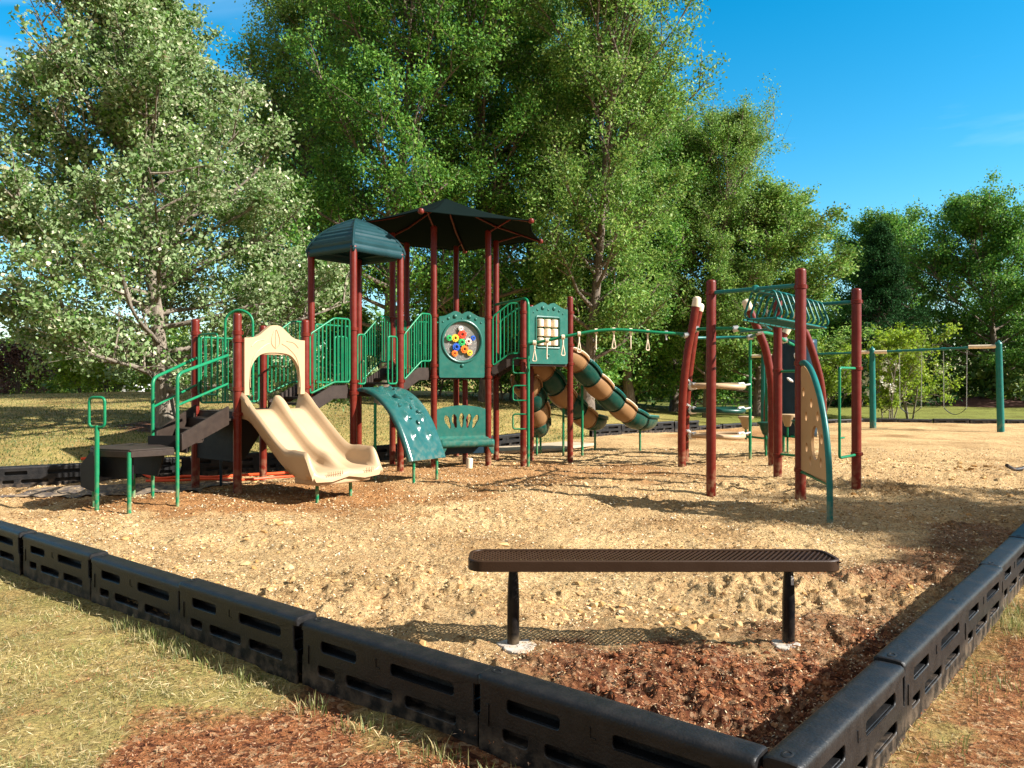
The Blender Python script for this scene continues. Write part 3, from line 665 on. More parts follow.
# ------------------------------------------------------------ main play structure
PS = thing('play_structure', 'large maroon and green play structure with tan twin slide, dark canopy and tube slides', 'play structure', (-1.8, 12.2, 0))
U = Vector((.6, .8)); W = Vector((.8, -.6)); F0 = Vector((-2.42, 11.75))
def g(a, b): p = F0+U*a+W*b; return (p.x, p.y)
pF, pR, pL, pB = g(0, 0), g(1, 0), g(0, -1), g(1, -1)
pD, pBp, pA, pC = g(-.9, 0), g(-2.0, 0), g(-2.0, -1), g(-.9, -1)
HC = g(2.666, -.5)
def hexp(i, r=1.): t = R(53.13+30+60*i); return (HC[0]+r*math.cos(t), HC[1]+r*math.sin(t))
hx = [hexp(i) for i in range(6)]     # 0: 83deg, 1: 143, 2: 203, 3: 263, 4: 323, 5: 23
def G3(p, z): return Vector((p[0], p[1], z))
def post(p, z1, rad, mat, root, collars=(), name='post', cap=True):
    b = MB(); pr = [(rad, -.25), (rad, z1-.03), (rad*.94, z1-.012), (rad*.7, z1), (rad*.3, z1+.004)]
    o = b.lathe(pr, Matrix.Translation((p[0], p[1], 0)), 18).build(name, mat, root, angle=50)
    if collars:
        for z in collars:
            c = MB()
            c.lathe([(rad+.001, z-.028), (rad+.010, z-.024), (rad+.010, z+.024), (rad+.001, z+.028)], Matrix.Translation((p[0], p[1], 0)), 18)
            c.box((p[0]+rad+.014, p[1], z), (.02, .022, .042))
            c.build('clamp', mat, o, angle=50)
    return o
RP = .055
post(pA, 2.35, RP, M['maroon'], PS, (1.05, 1.35, 2.15)); post(pBp, 2.38, RP, M['maroon'], PS, (1.05, 1.38, 2.02, 2.12))
post(pC, 2.32, RP, M['maroon'], PS, (1.05, 2.1)); post(pD, 2.36, RP, M['maroon'], PS, (1.05, 1.4, 2.15))
for p in (pF, pR, pL, pB): post(p, 3.56, RP, M['maroon'], PS, (1.3, 1.48, 2.28))
for p in hx: post(p, 4.14, RP, M['maroon'], PS, (1.55, 1.75, 2.6))
p4a = (.20, 13.66); p4b = (.36, 14.62); p4c = (1.08, 14.30)
post(p4a, 2.92, RP, M['maroon'], PS, (1.8, 2.1, 2.7)); post(p4b, 2.92, RP, M['maroon'], PS, (1.8,)); post(p4c, 3.05, RP, M['maroon'], PS, (1.8, 2.15, 2.75))
# decks
def deck(pts, z, name='deck', th=.06):
    # perforated surface hinted by many small holes is below a pixel here: a coated plate with a deep rim
    b = MB().plate([(p[0], p[1]) for p in pts], [], .02, None, z0=z-.01)
    k = len(pts)
    ar = sum(pts[i][0]*pts[(i+1) % k][1]-pts[(i+1) % k][0]*pts[i][1] for i in range(k))
    for i in range(k):
        a, c = Vector(pts[i][:2]), Vector(pts[(i+1) % k][:2]); mm = edge(a, c); d = (c-a).length
        b.box((d/2, z-th-.005, 0), (d-.02, th*2-.03, .02), mm)
    return b.build(name, M['brown'], PS, bevel=.004)
def inset(pts, q):
    cx = sum(p[0] for p in pts)/len(pts); cy = sum(p[1] for p in pts)/len(pts)
    return [(p[0]+(cx-p[0])*q, p[1]+(cy-p[1])*q) for p in pts]
deck(inset([pA, pBp, pD, pC], .05), 1.08); deck(inset([pL, pF, pR, pB], .05), 1.36)
deck(inset(hx, .04), 1.62); deck(inset([p4a, p4c, (1.1, 15.2), p4b], .04), 1.86)
# ---- railings
TR = .0155
def railing(a, b_, za, zb, ha, hb, n=7, x0=0., x1=1., flat=0., name='railing', root=None, mat='green', rt=TR):
    """barrier of upright bars between two posts; za/zb bottoms, ha/hb tops; flat = share of level run at the end"""
    m = edge(a, b_); d = dist(a, b_); s0, s1 = .08+x0*d, d*x1-.08
    def lev(t, p, q): return p+(q-p)*min(1, t/(1-flat)) if flat >= 0 else p+(q-p)*max(0, (t+flat)/(1+flat))
    B = MB(); k = 1-flat if flat > 0 else 1
    tops = [(s0, za), (s0, ha)]+([(s0+(s1-s0)*k, hb)] if flat > 0 else [])+[(s1, hb), (s1, zb)]+([(s0+(s1-s0)*k, zb)] if flat > 0 else [])
    path = fillet([(p[0], p[1], 0) for p in tops], .05, 4, closed=True)
    B.tube(path, rt, 8, m, closed=True)
    for i in range(1, n):
        t = i/n; x = s0+(s1-s0)*t; B.tube([(x, lev(t, za, zb), 0), (x, lev(t, ha, hb), 0)], rt*.62, 6, m, caps=False)
    return B.build(name, M[mat], root or PS, angle=60)
railing(pC, pA, 1.18, 1.18, 2.10, 2.10, 11)
railing(pA, pBp, 1.30, 1.30, 2.13, 2.13, 3, 0, .62)
railing(pD, pF, 1.30, 1.47, 2.16, 2.42, 10, flat=.4)
railing(pC, pL, 1.30, 1.47, 2.12, 2.42, 10, flat=.4)
railing(pB, pL, 1.46, 1.46, 2.40, 2.40, 11)
railing(pR, hx[3], 1.50, 1.82, 2.24, 2.62, 11, flat=.35)
railing(pB, hx[2], 1.50, 1.82, 2.24, 2.62, 11, flat=.35)
for i in (0, 1): railing(hx[i], hx[i+1], 1.72, 1.72, 2.62, 2.62, 12)
railing(hx[5], hx[0], 1.72, 1.72, 2.62, 2.62, 12)
railing(hx[5], p4b, 1.75, 1.97, 2.62, 2.86, 7, flat=.35)
railing(hx[4], p4a, 1.75, 1.97, 2.62, 2.86, 7, flat=.35)
railing(p4b, (1.1, 15.2), 1.97, 1.97, 2.86, 2.86, 6)
# hand hoops either side of the climber mouth and others
def hoop(a, b_, x0, x1, z0, z1, name='hand_hoop', mat='green', bars=1, r=.0155, off=0.):
    m = edge(a, b_, off); B = MB()
    B.tube(fillet([(x0, z0, 0), (x0, z1, 0), (x1, z1, 0), (x1, z0, 0)], .05, 4, closed=True), r, 8, m, closed=True)
    for i in range(bars): x = x0+(x1-x0)*(i+1)/(bars+1); B.tube([(x, z0, 0), (x, z1, 0)], r*.6, 6, m)
    return B.build(name, M[mat], PS, angle=60)
hoop(pF, pR, .08, .24, 1.44, 2.2, bars=2); hoop(pF, pR, .72, .92, 1.44, 2.2, bars=1)
hoop(pF, pD, .10, .34, 1.46, 2.15, bars=2, off=.03)
# tall hoop over the slide post
q0 = g(-2.0, -.28); q1 = g(-1.78, .02)
MB().tube(fillet([G3(q0, 1.2), G3(q0, 2.36), G3(q0, 2.40).lerp(G3(q1, 2.44), .5)+Vector((0, 0, .04)), G3(q1, 2.36), G3(q1, 1.3)], .12, 7), .018, 8).build('tall_hoop', M['green'], PS, angle=60)
# ---- stairs between the decks
def stairs(a0, a1, b0, b1, z0, z1, n=3, rise=.12, drop=.14):
    """a0-a1 near edge bottom to top, b0-b1 far edge"""
    for (p, q) in ((a0, a1), (b0, b1)):
        m = edge(p, q); d = dist(p, q)
        MB().plate([(.05, z0-drop), (d*.62, z1-drop+.02), (d-.05, z1-drop+.02), (d-.05, z1+.09), (d*.62, z1+.09), (.05, z0+rise-.03)], [], .03, m).build('stringer', M['brown'], PS, bevel=.004)
    B = MB()
    for i in range(n):
        t0 = (i+.08)/n*.94+.03; t1 = (i+1)/n*.94+.03; z = z0+(z1-z0)*(i+.6)/n
        c = [G3(a0, z).lerp(G3(a1, z), t0), G3(a0, z).lerp(G3(a1, z), t1), G3(b0, z).lerp(G3(b1, z), t1), G3(b0, z).lerp(G3(b1, z), t0)]
        B.plate([(p.x, p.y) for p in c], [], .035, None, z0=z)
    B.build('stair_treads', M['brown'], PS, bevel=.004)
def sh(p, q, d): v = Vector((q[0]-p[0], q[1]-p[1])).normalized(); return (p[0]+v.x*d, p[1]+v.y*d)
stairs(sh(pD, pC, .06), sh(pF, pL, .06), sh(pC, pD, .06), sh(pL, pF, .06), 1.10, 1.34)
stairs(sh(pR, pB, .06), sh(hx[3], hx[2], .06), sh(pB, pR, .06), sh(hx[2], hx[3], .06), 1.40, 1.62)
stairs(sh(hx[4], hx[5], .06), sh(p4a, p4b, .06), sh(hx[5], hx[4], .06), sh(p4b, p4a, .06), 1.68, 1.88)
# ---- panels under the first deck
m = edge(pA, pBp); MB().plate([(.06, .42), (.92, .42), (.92, .98), (.06, .98)], [], .02, m).build('dark_side_panel', M['brown_dark'], PS)
m = edge(pBp, pD, -.02); MB().plate([(.06, .42), (.16, .50), (.52, 1.0), (.06, 1.0)], [], .02, m).build('dark_side_panel', M['brown_dark'], PS)
# ---- entry platform and ramp
ent = [(-3.97, 9.04), (-4.48, 9.62), (-4.78, 9.66), (-5.0, 9.14), (-4.80, 8.88), (-4.33, 8.72)][::-1]
deck(ent, .71, 'entry_platform', .05)
for a, b_ in (((-5.0, 9.14), (-4.36, 8.80)),): 
    m = edge(a, b_, -.05); MB().plate([(.02, .36), (.70, .36), (.70, .64), (.02, .64)], [], .015, m).build('riser_panel', M['brown_dark'], PS)
m = edge((-4.75, 9.6), (-4.02, 9.15)); MB().plate([(.02, .34), (.55, .34), (.70, .64), (.02, .64)], [], .015, m).build('riser_panel', M['brown_dark'], PS)
m = edge((-5.10, 9.12), (-4.80, 8.92)); MB().plate([(.0, .24), (.30, .20), (.33, .66), (.22, .66), (.0, .50)], [], .02, m).build('step_stringer', M['brown_dark'], PS)
def leg(p, z1, r=.024, z0=-.2, mat='green', name='leg'): return MB().tube([G3(p, z0), G3(p, z1)], r, 12).build(name, M[mat], PS, angle=60)
for p, z in (((-4.34, 8.73), .68), ((-4.95, 9.12), .66), ((-4.73, 9.62), .68)): leg(p, z)
# post with loop handle
b = MB().tube([G3((-4.76, 8.83), -.2), G3((-4.76, 8.83), .98)], .026, 12)
h0 = Vector((-4.86, 8.85, .96)); h1 = Vector((-4.66, 8.81, .96)); up = Vector((0, 0, .34))
b.tube(fillet([h1, h0, h0+up, h1+up], .06, 5, closed=True), .017, 8, closed=True); b.build('entry_handle', M['green'], PS, angle=60)
# ramp side rails
def siderail(base, top, zb, zt, zb2, zt2):
    b = MB(); t = G3(top, zt); b.tube(fillet([G3(base, -.2), G3(base, zb), t], .10, 6), .021, 10)
    b.tube([G3(base, zb2), G3(top, zt2)], .016, 8); return b.build('ramp_rail', M['green'], PS, angle=60)
siderail((-3.95, 9.09), (-3.70, 10.02), 1.57, 1.82, 1.20, 1.45); siderail((-4.48, 9.60), (-4.36, 10.62), 1.52, 1.80, 1.16, 1.43)
for (a, c) in (((-3.93, 9.14), (-3.70, 10.04)), ((-4.45, 9.62), (-4.36, 10.60))):
    m = edge(a, c); d = dist(a, c); MB().plate([(.0, .66), (d, .92), (d, 1.16), (.0, .86)], [], .03, m).build('ramp_stringer', M['brown'], PS, bevel=.004)
B = MB()
for i, (t, z) in enumerate(((.12, .74), (.45, .86), (.78, .98))):
    a = Vector((-3.93, 9.14)).lerp(Vector((-3.70, 10.04)), t); a2 = Vector((-3.93, 9.14)).lerp(Vector((-3.70, 10.04)), t+.32)
    c = Vector((-4.45, 9.62)).lerp(Vector((-4.36, 10.60)), t); c2 = Vector((-4.45, 9.62)).lerp(Vector((-4.36, 10.60)), t+.32)
    B.plate([tuple(a), tuple(a2), tuple(c2), tuple(c)], [], .03, None, z0=z)
    m = edge(c, a); B.plate([(0, z-.12), (dist(a, c), z-.12), (dist(a, c), z), (0, z)], [], .012, m)
B.build('ramp_treads', M['brown'], PS, bevel=.003)
MB().box((-4.12, 9.50, .76), (.02, .02, .02)).box((-4.2, 9.42, .72), (.5, .02, .2), Matrix.Identity(4)).build('ramp_riser', M['brown_dark'], PS)
leg((-4.12, 10.9), .95, .02, mat='navy')

# ---- twin slide
def slide():
    o3 = g(-2.0, 0); Mx = Matrix(((U.x, W.x, 0, o3[0]), (U.y, W.y, 0, o3[1]), (0, 0, 1, 0), (0, 0, 0, 1)))   # x along the mouth, y outwards
    wdt = 1.06; x0 = .02
    P = [(-.06, 1.10), (.06, 1.10), (.18, 1.06), (.36, .93), (.60, .74), (.82, .57), (1.00, .465), (1.14, .42), (1.30, .405), (1.44, .40), (1.52, .385), (1.56, .355)]
    P = [tuple(p) for p in bez([(a, b_, 0) for a, b_ in P], 4)]
    nx = 49; rows = []; und = []
    for (y, z, _) in P:
        # side wall height: tall at the mouth, low in the run, swelling at the exit
        hw = .24-.07*float(sstep(.0, .30, y))+.06*float(sstep(.95, 1.2, y))-.20*float(sstep(1.40, 1.56, y))
        hr = (.20*float(sstep(-.02, .1, y))-.05*float(sstep(.15, .5, y)))*float(sstep(1.50, 1.12, y))+.002
        flare = .03*float(sstep(.9, 1.4, y))
        row = []; ru = []
        for i in range(nx):
            t = i/(nx-1)*2-1; xx = x0+wdt/2+(wdt/2+flare)*t
            wall = float(sstep(.78, .945, abs(t))); lip = float(sstep(.955, 1., abs(t)))
            rd = float(sstep(.20, .06, abs(t)))
            tr = -.03*math.cos((abs(t)-.5)*math.pi)*float(sstep(.0, .3, y))
            row.append((xx, y, z+tr+hw*wall-.025*lip+hr*rd)); ru.append(xx)
        # roll over the rim and close underneath
        a = row[0]; e = row[-1]
        th = .12-.03*float(sstep(1.3, 1.56, y)); wav = .018*math.sin(y*16)
        under = [(e[0]+.018, y, e[2]-.03), (e[0]+.004, y, e[2]-.075), (e[0]-.012, y, z-.03+wav), (e[0]-.05, y, z-th), (x0+wdt*.75, y, z-th-.015), (x0+wdt/2, y, z-th+.03), (x0+wdt*.25, y, z-th-.015), (a[0]+.05, y, z-th), (a[0]+.012, y, z-.03+wav), (a[0]-.004, y, a[2]-.075), (a[0]-.018, y, a[2]-.03)]
        rows.append(row+under)
    b = MB().grid(rows, Mx, wrap=True, flip=True); k = len(rows[0])
    b.f.append(tuple(range(k))); b.f.append(tuple(len(b.v)-k+i for i in range(k))[::-1])
    o = b.build('twin_slide', M['tan'], PS, angle=60); 
    # exit apron below the lip and rib marks
    a = MB(); a.box((x0+wdt/2, 1.26, .275), (.84, .50, .15), Mx); a.build('slide_foot', M['tan'], o, bevel=.03, seg=3)
    for x in (.26, .80):
        q = Mx @ Vector((x, 1.30, 0)); MB().tube([(q.x, q.y, -.2), (q.x, q.y, .3)], .022, 12).build('slide_leg', M['green'], o, angle=60)
    rb = MB()
    for j in range(9): rb.box((.20+j*.028, 1.585, .355), (.010, .012, .05), Mx)
    for j in range(5): rb.box((.82+j*.028, 1.585, .355), (.010, .012, .05), Mx)
    rb.build('lip_ribs', M['tan'], o, bevel=.003)
    return o
slide()
# arch hood over the slide mouth
m = edge(pBp, pD, .03)
def arch_outline():
    L_ = 1.1; x0, x1 = .065, L_-.06
    top = bez([(x0, 2.06, 0), (.16, 2.065, 0), (.27, 2.09, 0), (.38, 2.17, 0), (.47, 2.235, 0), (.55, 2.25, 0), (.64, 2.235, 0), (.73, 2.17, 0), (.84, 2.09, 0), (.95, 2.065, 0), (x1, 2.06, 0)], 4)
    out = [(x0, 1.30)]+[(p.x, p.y) for p in top]+[(x1, 1.30), (x1-.075, 1.30)]
    inn = bez([(x1-.075, 1.30, 0), (x1-.07, 1.50, 0), (x1-.10, 1.66, 0), (x1-.17, 1.78, 0), (x1-.28, 1.855, 0), (.55, 1.875, 0), (x0+.28, 1.855, 0), (x0+.17, 1.78, 0), (x0+.10, 1.66, 0), (x0+.07, 1.50, 0), (x0+.075, 1.30, 0)], 4)
    return out+[(p.x, p.y) for p in inn][1:]
hd = MB().plate(arch_outline()[::-1], [], .07, m).build('arch_hood', M['tan'], PS, bevel=.012, seg=3)
e = MB()
leafs = bez([(.55, 1.93, 0), (.49, 1.99, 0), (.49, 2.08, 0), (.55, 2.2, 0), (.61, 2.08, 0), (.61, 1.99, 0), (.55, 1.93, 0)], 4)
e.tube([(p.x, p.y, .037) for p in leafs[:-1]], .007, 5, m, closed=True)
e.tube(bez([(.55, 1.93, .037), (.548, 2.05, .037), (.55, 2.2, .037)], 4), .006, 5, m)
for sg in (-1, 1):
    e.tube(bez([(.55+sg*.40, 1.40, .037), (.55+sg*.40, 1.62, .037), (.55+sg*.34, 1.82, .037), (.55+sg*.20, 1.95, .037), (.55+sg*.10, 2.0, .037)], 4), .006, 5, m)
    e.tube(bez([(.55+sg*.38, 1.95, .037), (.55+sg*.30, 2.02, .037), (.55+sg*.18, 2.04, .037)], 4), .006, 5, m)
e.build('moulded_lines', M['tan'], hd)
MB().tube([(.34, 1.86, 0), (.80, 1.86, 0)], .018, 8, m).build('sit_down_bar', M['tan'], hd)

# ---- vaulted roof on the second tower
rc = g(.5, -.5)
def vault():
    Mx = Matrix(((U.x, -W.x, 0, rc[0]), (U.y, -W.y, 0, rc[1]), (0, 0, 1, 3.53), (0, 0, 0, 1)))
    n = 34; rows = []
    for k in range(n+1):
        t = k/n; a = t*math.pi/2
        hw = .545*(1-t**1.75)+.0; z = .56*(t*.72+.28*math.sin(t*math.pi/2))
        rp = .010*math.sin(t*n*1.0*math.pi/2.0)*(1-t)**.3*(1 if .06 < t < .9 else 0)
        hw = max(hw+rp, .015); row = []
        for (sx, sy, ex, ey) in ((-1, -1, 1, -1), (1, -1, 1, 1), (1, 1, -1, 1), (-1, 1, -1, -1)):
            for j in range(8):
                q = j/8; row.append(((sx+(ex-sx)*q)*hw, (sy+(ey-sy)*q)*hw, z))
        rows.append(row)
    skirt = [[(p[0]*1.0, p[1]*1.0, -.07) for p in rows[0]], [(p[0]*1.012, p[1]*1.012, -.01) for p in rows[0]]]
    b = MB().grid(skirt+rows, Mx, wrap=True); 
    o = b.build('vaulted_roof', M['roof'], PS, angle=28, solid=.012)
    r = MB()
    for sx, sy in ((1, 1), (1, -1), (-1, 1), (-1, -1)):
        pts = []
        for k in range(n+1):
            a = k/n*math.pi/2; t = k/n; hw = max(.545*(1-t**1.75)+.004, .01); pts.append((sx*hw, sy*hw, .56*(t*.72+.28*math.sin(t*math.pi/2))+.004))
        r.tube(pts, .022, 6, Mx)
    r.build('roof_hip', M['roof'], o)
vault()
# ---- fabric canopy over the hexagonal tower
def canopy():
    z0 = 4.2; za = 4.84; RC = 1.93; C = [hexp(i, RC) for i in range(6)]
    b = MB(); n = 12
    for i in range(6):
        A = G3(C[i], z0); B_ = G3(C[(i+1) % 6], z0); T = G3(HC, za); rows = []
        for k in range(n+1):
            u = k/n; row = []
            for j in range(n+1):
                v = j/n; e_ = A.lerp(B_, v); bow = math.sin(math.pi*v)
                e_ = e_+(T-e_)*.045*bow; p = T.lerp(e_, u)
                sag = .10*math.sin(math.pi*u)*.6+.03*bow*u; p.z -= sag; row.append(tuple(p))
            rows.append(row)
        b.grid(rows, flip=False)
    o = b.build('canopy', M['fabric'], PS, angle=12, solid=.006)
    f = MB()
    for i in range(6):
        T = G3(HC, za-.05); A = G3(C[i], z0-.02); Pm = G3(hexp(i), 4.1)
        f.tube([T, T.lerp(A, .5)+Vector((0, 0, -.075)), A], .016, 7)
        f.tube([Pm, T.lerp(A, .78)+Vector((0, 0, -.04))], .014, 7)
    f.build('canopy_frame', M['maroon_dark'], PS)
    for i in range(6):
        A = G3(C[i], z0-.01); q = Matrix.Translation(A); MB().lathe([(.02, -.045), (.045, -.03), (.052, 0), (.045, .03), (.02, .045)], q, 12).build('corner_finial', M['maroon'], o)
    e = MB()
    for i in range(6):
        A = G3(C[i], z0); B_ = G3(C[(i+1) % 6], z0); T = G3(HC, za); pts = []
        for j in range(11):
            v = j/10; p = A.lerp(B_, v); p = p+(T-p)*.045*math.sin(math.pi*v); p.z -= .03*math.sin(math.pi*v); pts.append(p)
        e.tube(pts, .010, 6)
    e.build('canopy_hem', M['fabric'], o)
canopy()
# ---- panels with wavy tops
def wavy(x0, x1, z0, z1):
    w_ = x1-x0; c = (x0+x1)/2
    t = bez([(x0, z1-.10, 0), (x0+w_*.12, z1-.085, 0), (x0+w_*.24, z1-.04, 0), (x0+w_*.34, z1, 0), (x0+w_*.43, z1-.012, 0), (c, z1-.045, 0), (x0+w_*.57, z1-.012, 0), (x0+w_*.66, z1, 0), (x0+w_*.76, z1-.04, 0), (x0+w_*.88, z1-.085, 0), (x1, z1-.10, 0)], 4)
    return [(x1, z0+.02), (x1-.02, z0), (x0+.02, z0), (x0, z0+.02)]+[(p.x, p.y) for p in t]
def studs(b, m, lst, z):
    for x, y, r in lst:
        Mx = m @ Matrix.Translation((x, y, z)) ; b.lathe([(r, 0), (r*.9, r*.4), (r*.55, r*.7), (r*.1, r*.8)], Mx, 12)
m = edge(hx[3], hx[4], .02)
bp_ = MB().plate(wavy(.085, .915, 1.54, 2.69)[::-1], [ell(.5, 2.17, .335, .335, 36)], .045, m).build('bubble_panel', M['teal'], PS, bevel=.008)
r = MB().tube([(p[0], p[1], .024) for p in ell(.5, 2.17, .36, .36, 40)], .022, 8, m, closed=True); r.build('panel_ring', M['teal'], bp_)
s_ = MB(); studs(s_, m, [(.5, 1.75, .035), (.37, 2.60, .038), (.63, 2.60, .038), (.5, 2.56, .02), (.25, 2.56, .026), (.75, 2.56, .026), (.15, 2.50, .018), (.85, 2.50, .018)], .02); s_.build('panel_studs', M['teal'], bp_)
bk = MB().plate(ell(.5, 2.17, .335, .335, 36), [], .006, m, z0=-.015)
mt, t_, b_ = nodes('clear_sheet'); b_.inputs['Base Color'].default_value = (.55, .52, .48, 1); b_.inputs['Transmission Weight'].default_value = .75; b_.inputs['Roughness'].default_value = .35; b_.inputs['IOR'].default_value = 1.1
bk.build('clear_sheet', mt, bp_)
GE = [(230, 265, 'offwhite', 18), (240, 307, 'red', 32), (148, 333, 'lime', 22), (190, 333, 'yellow', 28), (320, 330, 'blue', 19), (285, 355, 'pink', 26), (238, 361, 'lime', 27), (198, 395, 'blue', 29), (257, 410, 'orange', 29), (186, 440, 'orange', 23), (295, 434, 'yellow', 22)]
for x, y, c, r_ in GE:
    px = .5+(x-240)/135*.335*1.02; pz = 2.17-(y-355)/135*.335; rr = r_/135*.335
    b = MB(); n = 40; o_ = []
    for i in range(n):
        a = 2*math.pi*i/n; q = rr*(1.0 if (i//2) % 2 else .86); o_.append((px+q*math.cos(a), pz+q*math.sin(a)))
    b.plate(o_, [ell(px, pz, rr*.30, rr*.30, 10)], .02, m, z0=.02)
    b.tube([(p[0], p[1], .032) for p in ell(px, pz, rr*.5, rr*.5, 16)], rr*.12, 6, m, closed=True)
    b.build('toy_gear', M[c], bp_, bevel=.002)
# tic-tac-toe panel on the fourth tower
m = edge(p4a, p4c, .01); dd = dist(p4a, p4c)
tp = MB().plate(wavy(.085, dd-.085, 1.79, 2.90)[::-1], [rrect(dd/2-.27, 2.10, dd/2+.25, 2.62, .03)[::-1]], .045, m).build('tic_tac_toe_panel', M['teal'], PS, bevel=.008)
b = MB().tube([(p[0], p[1], .024) for p in rrect(dd/2-.29, 2.08, dd/2+.27, 2.64, .04)], .018, 8, m, closed=True); b.build('panel_ring', M['teal'], tp)
s_ = MB(); studs(s_, m, [(dd/2-.13, 2.80, .04), (dd/2+.13, 2.80, .04), (dd/2, 2.77, .022), (dd/2-.25, 2.76, .024), (dd/2+.25, 2.76, .024), (dd/2-.34, 2.71, .018), (dd/2+.34, 2.71, .018), (dd/2, 1.95, .03)], .02); s_.build('panel_studs', M['teal'], tp)
for i in range(3):
    for j in range(3):
        x = dd/2-.01+(i-1)*.165; z = 2.36+(j-1)*.168
        MB().lathe([(.05, -.07), (.068, -.062), (.070, 0), (.068, .062), (.05, .07)], m @ Matrix.Translation((x, z, 0)) @ Matrix.Rotation(R(-90), 4, 'X'), 14).build('turning_block', M['cream'], tp)
for i in range(3): MB().tube([(dd/2-.01+(i-1)*.165, 2.1, 0), (dd/2-.01+(i-1)*.165, 2.62, 0)], .012, 6, m).build('block_rod', M['teal'], tp)
# bench seat under the bubble panel
m = edge(hx[3], hx[4], .0)
def fan():
    hs_ = []
    for k in range(5):
        a = R(-24+12*k); cx = .5+(k-2)*.125; cz = .80; h = .125; w_ = .042
        pts = []
        for i in range(18):
            t = 2*math.pi*i/18; lx = w_*math.cos(t)*(1.2 if math.sin(t) > 0 else .8); ly = h*math.sin(t)
            pts.append((cx+lx*math.cos(a)+ly*math.sin(a)*.9, cz-abs(k-2)*.012-lx*math.sin(a)+ly*math.cos(a)))
        hs_.append(pts)
    return hs_
top = bez([(.03, .98, 0), (.2, 1.03, 0), (.5, 1.06, 0), (.8, 1.03, 0), (.97, .98, 0)], 5)
fb = MB().plate(([(.97, .50), (.03, .50)]+[(p.x, p.y) for p in top])[::-1], fan(), .04, m).build('seat_back', M['teal'], PS, bevel=.008)
rows = []
for y, z in ((.0, .56), (.02, .50), (.08, .475), (.20, .47), (.30, .475), (.335, .46), (.345, .42), (.335, .36)):
    rows.append([(x, z-(.0 if .14 < x < .86 else .0), y) for x in (.02, .06, .14, .5, .86, .94, .98)])
MB().grid(rows, m).build('seat', M['teal'], PS, solid=.02, angle=50)
for x0, x1 in ((.02, .16), (.98, .84)):
    MB().plate([(x0, .46), (x0, .22), (x0+(x1-x0)*.35, .24), (x1, .42), (x1, .46)], [], .03, m, z0=.32).build('seat_bracket', M['teal'], PS, bevel=.006)
MB().plate([(.04, .22), (.96, .22), (.96, .5), (.04, .5)], [], .02, m, z0=-.01).build('seat_skirt', M['navy'], PS)
leg((hx[3][0]+.5, hx[3][1]+.62), 1.5, .05, mat='maroon_dark', name='support_post')
